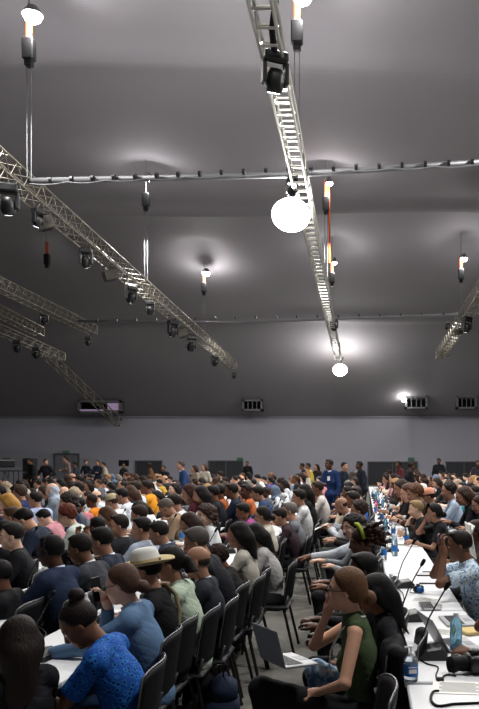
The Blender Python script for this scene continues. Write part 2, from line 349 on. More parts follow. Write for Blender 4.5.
# ---------------- signed-distance body modelling ----------------
def nrm(v): v = np.asarray(v, float); return v/(np.linalg.norm(v)+1e-9)
class Field:
    def __init__(s, lo, hi, h):
        s.lo = np.array(lo, float); s.h = h; s.n = np.ceil((np.array(hi)-s.lo)/h).astype(int)+1
        s.F = np.full(s.n, .5, np.float32)
        s.ax = [(s.lo[i]+np.arange(s.n[i])*h).astype(np.float32) for i in range(3)]
    def sub(s, lo, hi):
        a = np.clip(np.floor((np.array(lo)-s.lo)/s.h).astype(int), 0, s.n); b = np.clip(np.ceil((np.array(hi)-s.lo)/s.h).astype(int)+1, 0, s.n)
        if (b <= a).any(): return None, None
        sl = tuple(slice(a[i], b[i]) for i in range(3))
        return sl, np.meshgrid(*[s.ax[i][sl[i]] for i in range(3)], indexing='ij')
    def comb(s, sl, d, k, op):
        f = s.F[sl]; d = d.astype(np.float32)
        if op == 'sub': d = -d; f = -f
        if k > 0:
            h = np.maximum(k-np.abs(f-d), 0)/k
            r = np.minimum(f, d) - h*h*k*.25
            if op == 'sub':
                r = np.maximum(-f, d) + 0*h
        else: r = np.minimum(f, d) if op != 'sub' else np.maximum(-f, d)
        if op == 'sub': r = np.maximum(-f, d)
        s.F[sl] = r
    def ell(s, c, r, Rm=None, k=.03, op='add'):
        c = np.asarray(c, float); r = np.asarray(r, float); m = r.max()+k+s.h*3
        sl, g = s.sub(c-m, c+m)
        if sl is None: return
        X, Y, Z = g[0]-c[0], g[1]-c[1], g[2]-c[2]
        if Rm is not None: X, Y, Z = (Rm[0, i]*X+Rm[1, i]*Y+Rm[2, i]*Z for i in range(3))
        k0 = np.sqrt((X/r[0])**2+(Y/r[1])**2+(Z/r[2])**2)+1e-6; k1 = np.sqrt((X/r[0]**2)**2+(Y/r[1]**2)**2+(Z/r[2]**2)**2)+1e-6
        s.comb(sl, k0*(k0-1)/k1, k, op)
    def cap(s, a, b, ra, rb, k=.02, flat=False, op='add'):
        a = np.asarray(a, float); b = np.asarray(b, float); m = max(ra, rb)+k+s.h*3
        sl, g = s.sub(np.minimum(a, b)-m, np.maximum(a, b)+m)
        if sl is None: return
        v = b-a; L2 = v@v+1e-9
        X, Y, Z = g[0]-a[0], g[1]-a[1], g[2]-a[2]
        t0 = (X*v[0]+Y*v[1]+Z*v[2])/L2; t = np.clip(t0, 0, 1)
        d = np.sqrt((X-t*v[0])**2+(Y-t*v[1])**2+(Z-t*v[2])**2)-(ra+(rb-ra)*t)
        if flat: d = np.maximum(d, (t0-1)*math.sqrt(L2))
        s.comb(sl, d, k, op)
    def wrinkle(s, a):
        X, Y, Z = np.meshgrid(*s.ax, indexing='ij', sparse=True)
        s.F += (.35*a*np.sin(31*X+5*np.sin(13*Z)+2*np.sin(9*Y))*np.sin(37*Z+4*np.sin(17*Y+9*X))).astype(np.float32)
        for ph, mk in ((46*Z+30*X+5*np.sin(11*Y)+3*np.sin(9*Z), 9*Y+7*X+4*Z), (40*Z-34*X+6*np.sin(8*Y+1), 8*Y-9*X+6*Z+2), (28*Z+24*Y+4*np.sin(14*X), 11*X-5*Y+5*Z+4)):
            s.F += (a*.9*np.clip(1-2.6*np.abs(np.sin(ph)), 0, 1)*np.clip(np.sin(mk)+.2, 0, 1)).astype(np.float32)
    def nets(s):
        F_ = s.F; ins = F_ < 0
        c = [ins[i:s.n[0]-1+i, j:s.n[1]-1+j, k:s.n[2]-1+k] for i in (0, 1) for j in (0, 1) for k in (0, 1)]
        cnt = sum(q.astype(np.int8) for q in c); act = (cnt > 0) & (cnt < 8)
        idx = np.argwhere(act); vid = np.full(act.shape, -1, np.int32); vid[act] = np.arange(len(idx))
        acc = np.zeros((len(idx), 3)); n = np.zeros(len(idx))
        cor = [(i, j, k) for i in (0, 1) for j in (0, 1) for k in (0, 1)]
        val = [F_[idx[:, 0]+i, idx[:, 1]+j, idx[:, 2]+k].astype(float) for i, j, k in cor]
        for p in range(8):
            for q in range(p+1, 8):
                if sum(abs(cor[p][z]-cor[q][z]) for z in range(3)) != 1: continue
                a, b = val[p], val[q]; m = (a < 0) != (b < 0); t = np.where(m, a/(a-b+1e-12), 0)
                pos = np.array(cor[p])[None]+t[:, None]*(np.array(cor[q])-np.array(cor[p]))[None]
                acc[m] += pos[m]; n[m] += 1
        V = s.lo+(idx+acc/n[:, None])*s.h
        Q = []
        for ax in range(3):
            o1, o2 = (ax+1) % 3, (ax+2) % 3
            sh = [slice(None)]*3; A = [slice(None)]*3; B = [slice(None)]*3; A[ax] = slice(0, -1); B[ax] = slice(1, None)
            a, b = ins[tuple(A)], ins[tuple(B)]; e = np.argwhere(a != b); e = e[(e[:, o1] > 0) & (e[:, o2] > 0) & (e[:, o1] < s.n[o1]-1) & (e[:, o2] < s.n[o2]-1)]
            fl = a[tuple(e.T)]
            def g(d1, d2):
                w_ = e.copy(); w_[:, o1] -= d1; w_[:, o2] -= d2; return vid[tuple(w_.T)]
            q = np.stack([g(1, 1), g(0, 1), g(0, 0), g(1, 0)], 1)
            q[~fl] = q[~fl][:, ::-1]; Q.append(q)
        return V, np.concatenate(Q)
def np_mesh(name, V, Q, mats, mi=None):
    me = bpy.data.meshes.new(name); me.vertices.add(len(V)); me.vertices.foreach_set('co', V.astype(np.float32).ravel())
    me.loops.add(Q.size); me.loops.foreach_set('vertex_index', Q.astype(np.int32).ravel())
    me.polygons.add(len(Q)); me.polygons.foreach_set('loop_start', np.arange(0, Q.size, 4, dtype=np.int32))
    for m in mats: me.materials.append(m)
    if mi is not None: me.polygons.foreach_set('material_index', mi.astype(np.int32))
    me.update(calc_edges=True); me.shade_smooth(); return me
def rot(pitch=0, yaw=0, roll=0):
    m = Matrix.Rotation(R(yaw), 3, 'Z') @ Matrix.Rotation(-R(pitch), 3, 'Y') @ Matrix.Rotation(R(roll), 3, 'X')
    return np.array(m)
def ik(S, Tg, hint, L1=.285, L2=.255):
    v = Tg-S; d = np.linalg.norm(v); u = v/d; d = min(d, (L1+L2)*.985)
    a = (L1*L1-L2*L2+d*d)/(2*d); h = math.sqrt(max(0, L1*L1-a*a)); hv = np.asarray(hint, float); hv = nrm(hv-u*(hv@u))
    return S+u*a+hv*h, S+u*d
def pose(lean=8, hp=8, hy=0, hr=0, lh=(-.42, -.13, .83), rh=(-.42, .13, .83), ldir=None, rdir=None, sh=.175, female=False, stand=False, curl=35, bend=10, eh=(.35, .8, -1), girth=1., legs=None, nk=1.0, pn=(0, 0, -1), twist=0):
    p = dict(stand=stand, female=female, curl=curl, girth=girth, pn=pn)
    H = np.array((0, 0, .96 if stand else .525)); Rs = rot(lean, twist); Rc = rot(lean+bend, twist)
    p['H'] = H; p['Rs'] = Rs; p['Rc'] = Rc
    mid = H+Rs@np.array((0, 0, .22)); S = mid+Rc@np.array((.01, 0, .27)); p['mid'] = mid; p['S'] = S
    N = S+rot(lean*.6+bend+8)@np.array((0, 0, .06)); p['N'] = N
    Rh = rot(hp+lean*.4, hy, hr); p['Rh'] = Rh
    p['head'] = N+rot(lean*.45+bend)@np.array((-.006, 0, .038*nk))+Rh@np.array((-.022, 0, .11))
    sw = sh*(.9 if female else 1); p['sw'] = sw
    for nm, sg, tg, dr in (('l', -1, lh, ldir), ('r', 1, rh, rdir)):
        Sh = S+Rc@np.array((0, sg*sw, -.015)); E, W = ik(Sh, np.array(tg, float), (eh[0], sg*eh[1], eh[2]))
        p[nm] = (Sh, E, W, nrm(dr if dr is not None else (W-E)))
    if legs is None: legs = ((0, -.1), (0, .1)) if stand else ((-.46, -.13), (-.46, .13))
    p['legs'] = []
    for lk, sg in zip(legs, (-1, 1)):
        kx, ky = lk[:2]; kz = lk[2] if len(lk) > 2 else .50; az = kz-.41 if len(lk) > 2 else .09
        hip = H+np.array((0, sg*.09, -.02))
        if stand: kn = np.array((kx-.03, sg*.1, .5)); an = np.array((kx, sg*.11, .09))
        else: kn = np.array((kx, ky, kz)); an = np.array((kx+.05, ky, az))
        p['legs'].append((hip, kn, an))
    return p
def add_hand(f, W, d, pn, side, curl, k=.008):
    d = nrm(d); n = nrm(np.asarray(pn, float)-d*(np.asarray(pn, float)@d)); s = nrm(np.cross(d, n))*side
    f.cap(W, W+d*.045, .025, .026, .02)
    for q in (-1, 0, 1): f.cap(W+d*.02+s*q*.016, W+d*.085+s*q*.024, .017, .014, .015)
    for i, L in enumerate((.070, .080, .074, .058)):
        b = W+d*.088+s*(1.5-i)*.0205; a = R(curl*.5); q = d; r = .0098
        for j, fr in enumerate((.45, .32, .25)):
            q = nrm(d*math.cos(a)+n*math.sin(a)+s*(1.5-i)*.05); e = b+q*L*fr; f.cap(b, e, r, r-.0012, k); b = e; r -= .0012; a += R(curl)*.9
    b = W+d*.03+s*.022; q = nrm(d*.7+s*.75+n*.3); e = b+q*.045; f.cap(b, e, .0145, .0125, .012); q = nrm(d*.95+s*.25+n*.35); f.cap(e, e+q*.042, .012, .0095, k)
def head_prims(f, c, Rh, fine, jaw=1.0):
    L = lambda *v: c+Rh@np.array(v)
    E = lambda v, r, k=.02, op='add': f.ell(L(*v), r, Rh, k, op)
    E((.012, 0, .032), (.097, .077, .09)); E((-.022, 0, -.02), (.072, .064*jaw, .085), .03); E((-.03, 0, -.06), (.055, .05*jaw, .052), .03)
    E((-.066, 0, -.094), (.022, .024, .018), .025)
    for s in (-1, 1):
        E((.008, s*.078, -.008), (.017, .009, .031), .008)
        if fine:
            f.cap(L(-.078, s*.012, .022), L(-.068, s*.048, .022), .012, .011, .015)
            E((-.094, s*.032, .002), (.014, .017, .011), .0, 'sub'); E((-.074, s*.031, .002), (.0135, .0135, .0125), .004)
            E((-.062, s*.04, -.03), (.022, .02, .02), .025); E((-.1, s*.012, -.036), (.0105, .008, .008), .006)
    f.cap(L(-.086, 0, .012), L(-.108, 0, -.028), .009, .0125, .012)
    if fine:
        f.cap(L(-.09, -.016, -.057), L(-.09, .016, -.057), .0075, .0075, .006); f.cap(L(-.088, -.013, -.067), L(-.088, .013, -.067), .008, .008, .006)
        f.cap(L(-.097, 0, -.058), L(-.097, 0, -.059), .0055, .0055, .006)
def body_mesh(p, h, arms=True, fine=True):
    pts = [p['head'], p['l'][2], p['r'][2], p['l'][1], p['r'][1], p['H']]
    lo = np.min(pts, 0)-.26; hi = np.max(pts, 0)+.2; lo[2] = p['H'][2]-.16
    lo[2] = min(lo[2], min(q[2] for q in pts)-.05); f = Field(lo, hi, h)
    g = .9 if p['female'] else 1.
    Rs, Rc = p['Rs'], p['Rc']
    f.ell(p['H'], (.1, .14, .1), Rs); f.ell(p['mid'], (.085*p['girth'], .12, .15), Rs, .05); f.ell(p['S']-Rc@np.array((0, 0, .13)), (.09, .14, .14), Rc, .05)
    f.cap(p['S']-Rc@np.array((0, .12, 0)), p['S']+Rc@np.array((0, .12, 0)), .045, .045, .05)
    f.cap(p['S'], p['head']+p['Rh']@np.array((.018, 0, -.05)), .062*g, .05*g, .03)
    head_prims(f, p['head'], p['Rh'], fine, .92 if p['female'] else 1.)
    for nm, sd in (('l', 1), ('r', -1)):
        Sh, E, W, dr = p[nm]
        f.cap(Sh, E, .046*g, .037*g, .02); f.cap(E, W, .036*g, .024*g, .015); f.cap(W, W+dr*.02, .024*g, .024*g, .01)
        add_hand(f, W, dr, p.get('pn_'+nm, p['pn']), sd, p['curl'])
    V, Q = f.nets(); me_mi = None
    loc = (V-p['head'])@p['Rh']; cen = loc[Q].mean(1)
    mi = np.zeros(len(Q), int)
    if fine:
        x, y, z = cen.T; ay = abs(y)
        mi[(x < -.084) & (ay < .024-.35*abs(z+.062)) & (z > -.074) & (z < -.051) & (x < -.09+0*ay)] = 1
        ed = np.sqrt(((ay-.031)/.0145)**2+((z-.002)/.0078)**2); m = (ed < 1) & (x < -.06) & (x > -.1); mi[m] = 2
        mi[m & (np.sqrt((ay-.031)**2+(z-.002)**2) < .0068)] = 3
        mi[(x < -.055) & (ay > .012) & (ay < .052) & (abs(z-.0255-.003*np.sin((ay-.012)/.04*3.1)) < .0042)] = 4
    return np_mesh('person', V, Q, [M['skin'], M['lip'], M['white_eye'], M['iris'], M['brow']], mi)
def top_mesh(p, h, sleeve='long', bulk=1., wr=.003, name='shirt', m=None, hem=.0):
    pts = [p['S'], p['l'][2], p['r'][2], p['l'][1], p['r'][1], p['H']]
    lo = np.min(pts, 0)-.27; hi = np.max(pts, 0)+.22; f = Field(lo, hi, h)
    Rs, Rc = p['Rs'], p['Rc']; b = bulk; g = p['girth']
    f.ell(p['H']+Rs@np.array((0, 0, -.01)), (.135*b*g, .178*b, .12+hem), Rs, .05); f.ell(p['mid'], ((.098 if p['female'] else .112)*b*g, (.142 if p['female'] else .158)*b, .17), Rs, .06)
    f.ell(p['S']-Rc@np.array((-.0, 0, .14)), ((.104 if p['female'] else .118)*b, .165*b, .16), Rc, .06)
    if p['female']:
        for s in (-1, 1): f.ell(p['S']+Rc@np.array((-.085, s*.07, -.2)), (.055, .065, .06), Rc, .04)
    w = p['sw']
    if sleeve != 'none':
        f.cap(p['S']-Rc@np.array((0, w*.82, .0)), p['S']+Rc@np.array((0, w*.82, -.0)), .056*b, .056*b, .06)
    else: f.cap(p['S']-Rc@np.array((0, w*.55, .0)), p['S']+Rc@np.array((0, w*.55, -.0)), .05*b, .05*b, .05)
    f.cap(p['S']-Rc@np.array((0, 0, .03)), p['S']+(p['N']-p['S'])*.55, .08, .067, .04)
    for sg in (-1, 1): f.cap(p['S']+(p['N']-p['S'])*.3+Rc@np.array((.01, sg*.03, 0)), p['S']+Rc@np.array((.01, sg*w*.75, .015)), .045*b, .045*b, .05)
    for nm in 'lr':
        Sh, E, W, dr = p[nm]; a = .92 if p['female'] else 1.
        if sleeve == 'long':
            f.cap(Sh, E, .062*a*b, .053*a*b, .035); f.cap(E, E+(W-E)*.93, .052*a*b, .040*a*b, .02, True)
        elif sleeve == 'tee':
            f.cap(Sh, Sh+(E-Sh)*.72, .062*a*b, .064*a*b, .03, True)
    f.wrinkle(wr)
    f.F[:, :, :max(0, int((p['H'][2]-.135-lo[2])/h))] = .5 if not p['stand'] else f.F[:, :, :max(0, int((p['H'][2]-.135-lo[2])/h))]
    V, Q = f.nets(); return np_mesh(name, V, Q, [m or M['cloth']])
def leg_mesh(p, h, m=None, wr=.003):
    pts = [q for l in p['legs'] for q in l]+[p['H']]
    f = Field(np.min(pts, 0)-.16, np.max(pts, 0)+.16, h)
    f.ell(p['H']-np.array((0, 0, .01)), (.13, .17, .11), None, .04)
    for hip, kn, an in p['legs']:
        f.cap(hip, kn, .092, .068, .04); f.cap(kn, an, .064, .054, .03, True)
    f.wrinkle(wr); V, Q = f.nets(); return np_mesh('trousers', V, Q, [m or M['cloth']])
def shoe_mesh(p, h=.012):
    f = Field(np.min([l[2] for l in p['legs']], 0)-.25, np.max([l[2] for l in p['legs']], 0)+.15, h)
    for hip, kn, an in p['legs']:
        f.cap((an[0]+.02, an[1], .05), (an[0]-.14, an[1], .038), .046, .04, .02); f.cap(an, (an[0], an[1], .06), .04, .045, .02)
    V, Q = f.nets(); V[:, 2] = np.maximum(V[:, 2], .004); return np_mesh('shoes', V, Q, [M['shoe']])
def collar_mesh(p, wd=.03):
    b = MB(); S, N = Vector(p['S']), Vector(p['N']); t = (N-S).normalized(); a = t.cross(Vector((0, 1, 0))).normalized(); n = 20
    for r0, r1, z0, z1 in ((.071, .064, .038, .038+wd+.012),):
        vs = []
        for k in range(n):
            q = 2*math.pi*k/n; dv = a*math.cos(q)+Vector((0, 1, 0))*math.sin(q)
            for r_, z in ((r0, z0), (r1, z1), (r1-.006, z1), (r0-.01, z0)): vs.append(S+t*z+dv*r_)
        b.add(vs, [(k*4+j, k*4+(j+1) % 4, ((k+1) % n)*4+(j+1) % 4, ((k+1) % n)*4+j) for k in range(n) for j in range(4)])
    return b.mesh('collar', [M['cloth']], True)
_hair = {}
def hair_mesh(kind, h=.008, fine=False):
    key = (kind, h)
    if key in _hair: return _hair[key]
    f = Field((-.17, -.17, -.52 if kind in ('long', 'verylong') else (-.32 if kind in ('ponytail', 'bob', 'scarf', 'curlylong') else -.16)), (.26, .17, .24), h)
    g = np.meshgrid(*f.ax, indexing='ij'); X, Y, Z = g
    t = {'crop': .004, 'short': .008, 'bald': .002, 'curly': .018, 'scarf': .014, 'cap': .012, 'curlylong': .02}.get(kind, .010)
    f.ell((.014, 0, .034), (.097+t, .077+t, .09+t), None, 0)
    if kind == 'short': f.ell((-.03, 0, .1), (.06, .055, .028), None, .02)
    if kind in ('long', 'verylong'):
        L = .3 if kind == 'long' else .44
        f.ell((.07, 0, -.03), (.06, .092, .14), None, .04); f.cap((.08, 0, -.05), (.10, 0, -L), .08, .07 if kind == 'verylong' else .055, .05)
        for s in (-1, 1): f.cap((.02, s*.07, .0), (.045, s*(.095 if kind == 'long' else .108), -L*.8), .04, .032 if kind == 'long' else .045, .03)
    if kind == 'bob':
        f.ell((.05, 0, -.04), (.07, .1, .12), None, .04)
        for s in (-1, 1): f.cap((.01, s*.075, .0), (.0, s*.085, -.12), .035, .03, .03)
    if kind == 'bun': f.ell((.055, 0, -.01), (.065, .08, .075), None, .03); f.ell((.13, 0, -.045), (.036, .044, .04), None, .01)
    if kind == 'topbun': f.ell((.085, 0, .13), (.045, .045, .042), None, .012)
    if kind == 'ponytail': f.ell((.11, 0, .01), (.03, .035, .035), None, .01); f.cap((.125, 0, 0), (.14, 0, -.1), .034, .045, .02); f.cap((.14, 0, -.1), (.13, 0, -.25), .045, .02, .02)
    if kind == 'curlylong':
        for i in range(26):
            a = rnd.uniform(-1.9, 1.9); z = rnd.uniform(-.16, .08); f.ell((.03+.09*math.cos(a), .1*math.sin(a), z), (.032, .032, .036), None, .015)
    if kind == 'dreads':
        for i in range(46):
            a = rnd.uniform(-1.5, 1.5); z = rnd.uniform(-.02, .12); q = np.array((.03+.09*math.cos(a), .09*math.sin(a), z)); q2 = q+np.array((.06*math.cos(a)+.03, .05*math.sin(a), rnd.uniform(-.05, .05)))
            f.cap(q, q2, .017, .012, .006)
    if kind == 'scarf':
        f.ell((.02, 0, -.06), (.095, .09, .11), None, .03); f.ell((.03, 0, -.17), (.12, .135, .08), None, .04); f.ell((.1, 0, .0), (.05, .06, .06), None, .03)
    if kind == 'scarf':
        fd = np.sqrt(((X+.11)/.075)**2+(Y/.056)**2+((Z+.015)/.088)**2)-1; f.F = np.maximum(f.F, -fd*.06)
    else:
        pl = .844*(X+.074)+.537*(Z-.072)
        if kind == 'bald': pl = np.minimum(np.minimum(pl, .045-Z), X+.03) 
        low = -.055 if kind in ('short', 'crop', 'bald', 'cap', 'topbun') else (-.085 if kind in ('bun', 'ponytail') else -.6)
        cutl = np.minimum(pl, (Z-low)); cutl = np.where((X < .0) & (Z < -.02) & (np.abs(Y) < .13), np.minimum(cutl, -.004) if kind in ('short', 'crop', 'bald', 'cap', 'topbun', 'bun', 'ponytail', 'curly', 'dreads') else cutl, cutl)
        face = np.minimum(-.015-X, .068-np.abs(Y)) if kind in ('long', 'verylong', 'bob', 'curlylong', 'dreads') else np.full_like(X, -1)
        if kind not in ('dreads', 'curlylong'): f.F = f.F+np.clip(1-(cutl if kind not in ('long', 'verylong', 'bob') else pl)/.034, 0, 1)*(t+.011)*(np.sqrt(X*X+Y*Y+Z*Z) < .17)*(X < (.1 if low < -.07 or kind in ('curly',) else .2))
        f.F = np.maximum(f.F, -cutl.astype(np.float32))
        f.F = np.where((face > 0) & (Z < .05), np.maximum(f.F, face), f.F)
    a = np.arctan2(Y, X-.02)
    f.F += (.004*np.sin(19*X+2*np.sin(11*Z))*np.sin(17*Z+3*Y)+.002*np.sin(33*Y+20*Z)).astype(np.float32)
    if kind in ('curly', 'curlylong'): f.F += (.006*np.sin(70*X+3*np.sin(40*Z))*np.sin(66*Y+2*np.sin(50*X))*np.sin(62*Z)*1.3).astype(np.float32)
    elif kind != 'scarf' and kind != 'crop': f.F += (.0007*np.sin(44*a+4*np.sin(9*Z)+3*np.sin(15*X))).astype(np.float32)
    elif kind == 'scarf': f.F += (.003*np.sin(40*Z+9*np.sin(8*Y)+30*X)).astype(np.float32)
    V, Q = f.nets(); me = np_mesh('hair', V, Q, [M['hair']]); _hair[key] = me; return me
def hat_mesh():
    b = MB(); n = 36; prof = [(.001, .148), (.05, .150), (.075, .142), (.088, .12), (.098, .075)]
    b.m = 0; b.lathe([(r, z) for r, z in prof], (.012, 0, .0), n); b.m = 1; b.lathe([(.098, .075), (.101, .055), (.102, .045)], (.012, 0, 0), n)
    b.m = 1; vs = []
    for r, z in ((.1, .046), (.14, .040), (.19, .052), (.192, .047), (.14, .034), (.1, .04)):
        for k in range(n): q = 2*math.pi*k/n; vs.append((.012+r*math.cos(q), r*math.sin(q), z+.02*abs(math.sin(q))*(r-.1)/.09))
    b.add(vs, [(i*n+k, i*n+(k+1) % n, (i+1)*n+(k+1) % n, (i+1)*n+k) for i in range(5) for k in range(n)])
    return b.mesh('hat', [M['hatwhite'], M['straw']], True)
def cap_mesh(m):
    b = MB(); n = 24; b.lathe([(.001, .138), (.05, .132), (.085, .105), (.1, .06), (.102, .04)], (.01, 0, 0), n)
    vs = []
    for r in (0, 1):
        for k in range(9): q = R(-50+100*k/8); vs += [(-(.09+.075*r*math.cos(q*1.1))*math.cos(q)*1., .1*math.sin(q)*(1-.15*r), .052-.012*r), ]
    b.add(vs, [(k, k+1, k+10, k+9) for k in range(8)]); return b.mesh('cap', [m], True)
def glasses_mesh():
    b = MB()
    for s in (-1, 1):
        b.tube([(-.1, s*.033+.023*math.cos(2*math.pi*k/16), .002+.017*math.sin(2*math.pi*k/16)) for k in range(17)], .0022, 5, False)
        b.tube([(-.098, s*.057, .008), (-.0, s*.084, .006)], .0022, 5)
    b.tube([(-.102, -.01, .004), (-.102, .01, .004)], .002, 5); return b.mesh('glasses', [M['clear_glass']])
HAT = hat_mesh(); GLASSES = glasses_mesh()
_pm = {}
def meshes_for(key, p, h, tops, hires=False):
    d = dict(p=p, body=body_mesh(p, h), legs=leg_mesh(p, max(h, .01)), shoes=shoe_mesh(p), collar=collar_mesh(p))
    for t in tops:
        d[t] = {'suit': lambda: top_mesh(p, h, 'long', 1.06, .0025, 'jacket'), 'shirt': lambda: top_mesh(p, h, 'long', .98, .004, 'shirt'), 'tee': lambda: top_mesh(p, h, 'tee', 1., .003, 'shirt'), 'vest': lambda: top_mesh(p, h, 'none', .95, .002, 'vest')}[t]()
    _pm[key] = d; return d
def head_child(root, name, me, p, col=None, s=1.0):
    o = bpy.data.objects.new(name, me); C.objects.link(o); o.parent = root
    m = Matrix(p['Rh'].tolist()).to_4x4(); m.translation = Vector(p['head']); o.matrix_local = m @ Matrix.Scale(s, 4)
    if col: o.color = lin(col)
    return o
SK = dict(fair='c99a80', pale='d2aa94', tan='9f7762', brown='724f3d', dark='4c3124', deep='382319')
def person(key, loc, rz, s, skin, hair, hcol, top, tcol, lcol, label, group=None, collar=None, extras=(), topmat=None, hh=.008, legmat=None, hs=1.0):
    d = _pm[key]; p = d['p']
    root = bpy.data.objects.new('person', d['body']); C.objects.link(root); root.location = loc; root.rotation_euler = (0, 0, rz); root.scale = (s, s, s); root.color = lin(SK.get(skin, skin))
    tag(root, label, 'person', group)
    def ch(nm, me, col, mt=None):
        o = bpy.data.objects.new(nm, me); C.objects.link(o); o.parent = root; o.color = lin(col)
        if mt: o.material_slots[0].link = 'OBJECT'; o.material_slots[0].material = mt
        return o
    ch('jacket' if top == 'suit' else ('vest' if top == 'vest' else 'shirt'), d[top], tcol, topmat)
    ch('trousers', d['legs'], lcol, legmat); ch('shoes', d['shoes'], '14110f')
    if collar: ch('collar', d['collar'], collar)
    if hair and hair != 'none': head_child(root, 'headscarf' if hair == 'scarf' else 'hair', hair_mesh(hair, hh), p, hcol, hs)
    for e in extras:
        if e == 'glasses': head_child(root, 'glasses', GLASSES, p)
        if e == 'hat': head_child(root, 'hat', HAT, p)
        if e == 'beard': head_child(root, 'beard', beard_mesh(), p, hcol)
        if isinstance(e, tuple) and e[0] == 'cap': head_child(root, 'cap', CAPS[e[1]], p)
    return root
_b = []
def beard_mesh():
    if _b: return _b[0]
    f = Field((-.14, -.1, -.15), (.05, .1, .02), .006); f.ell((-.034, 0, -.066), (.058, .054, .055), None, 0); f.ell((-.07, 0, -.098), (.026, .03, .022), None, .02)
    X, Y, Z = np.meshgrid(*f.ax, indexing='ij'); f.F = np.maximum(f.F, (Z+.045)); f.F = np.maximum(f.F, -(np.sqrt(((X+.105)/.02)**2+(Y/.022)**2+((Z+.062)/.01)**2)-1)*.01)
    V, Q = f.nets(); _b.append(np_mesh('beard', V, Q, [M['hair']])); return _b[0]
CAPS = {'beige': cap_mesh(mat('beige_cap', 'a8997c', .85)), 'white': cap_mesh(mat('white_cap', 'd8d4cc', .85)), 'orange': cap_mesh(mat('salmon_cap', 'cf8d74', .85))}
LH = .0085
POSES = dict(
    upright=pose(2, 8, bend=8), table=pose(9, 14, bend=14, lh=(-.46, -.14, .82), rh=(-.46, .1, .82)), female=pose(2, 10, bend=8, female=True), ftable=pose(10, 18, bend=14, hy=6, female=True, lh=(-.42, -.08, .82), rh=(-.44, .12, .82)),
    chin=pose(12, 6, bend=12, lh=(-.36, -.08, .96), rh=(-.4, .14, .82), ldir=(.3, .1, .9), pn=(1, 0, -.3)), phone=pose(4, 12, bend=8, lh=(-.36, -.09, 1.06), rh=(-.36, .09, 1.06), ldir=(-.3, .2, .9), rdir=(-.3, -.2, .9), pn=(.6, 0, -.3)),
    down=pose(10, 36, bend=16, lh=(-.36, -.12, .8), rh=(-.36, .12, .8)), back=pose(-3, 6, bend=6, lh=(-.22, -.14, .7), rh=(-.22, .12, .7)), turned=pose(2, 6, hy=40, bend=8), fturn=pose(2, 8, hy=28, bend=8, female=True, lh=(-.3, -.1, .8)), bent=pose(22, 22, bend=16, lh=(-.5, -.16, .82), rh=(-.5, .12, .82)),
)
for k_, p_ in POSES.items(): meshes_for(k_, p_, LH, ['suit', 'shirt', 'tee'])
STANDS = dict(stand=pose(2, 4, stand=True, lh=(-.14, -.22, .88), rh=(-.14, .22, .88)), standturn=pose(4, 6, hy=60, stand=True, lh=(-.22, -.2, 1.1), rh=(-.22, .2, 1.1)), standcam=pose(2, 4, hy=-20, stand=True, female=True, lh=(-.1, -.22, .88), rh=(-.28, .05, 1.2)))
for k_, p_ in STANDS.items(): meshes_for(k_, p_, .012, ['suit', 'shirt'])
# --NEXT--
def ordw(n):
    a = 'zeroth first second third fourth fifth sixth seventh eighth ninth tenth eleventh twelfth thirteenth fourteenth fifteenth sixteenth seventeenth eighteenth nineteenth'.split()
    t = {2: 'twent', 3: 'thirt', 4: 'fort', 5: 'fift', 6: 'sixt', 7: 'sevent', 8: 'eight', 9: 'ninet'}
    if n < 20: return a[n]
    return t[n//10]+('ieth' if n % 10 == 0 else 'y-'+a[n % 10])
# ---------------- tables ----------------
TW = .54
def table_proto(w=TW, L=1.78):
    r = empty('conference_table', (0, 0, 0)); b = MB(); b.box((0, 0, .74), (w, L, .035), bev=.008); b.build('tabletop', M['table'], r)
    for sx in (-1, 1):
        for sy in (-1, 1):
            g = MB(); g.tube([(sx*(w/2-.06), sy*(L/2-.12), .72), (sx*(w/2-.05), sy*(L/2-.06), 0)], .016, 8); g.build('leg', M['steel'], r)
    g = MB(); g.box((-w/2+.03, 0, .56), (.012, L-.06, .32)); g.build('modesty_panel', M['panel'], r)
    return r
tp = table_proto(); tused = False
def table(x, y, rz, label, group):
    global tused
    o = tp if not tused else copy_tree(tp); tused = True
    o.location = (x, y, 0); o.rotation_euler = (0, 0, rz); tag(o, label, 'table', group); return o
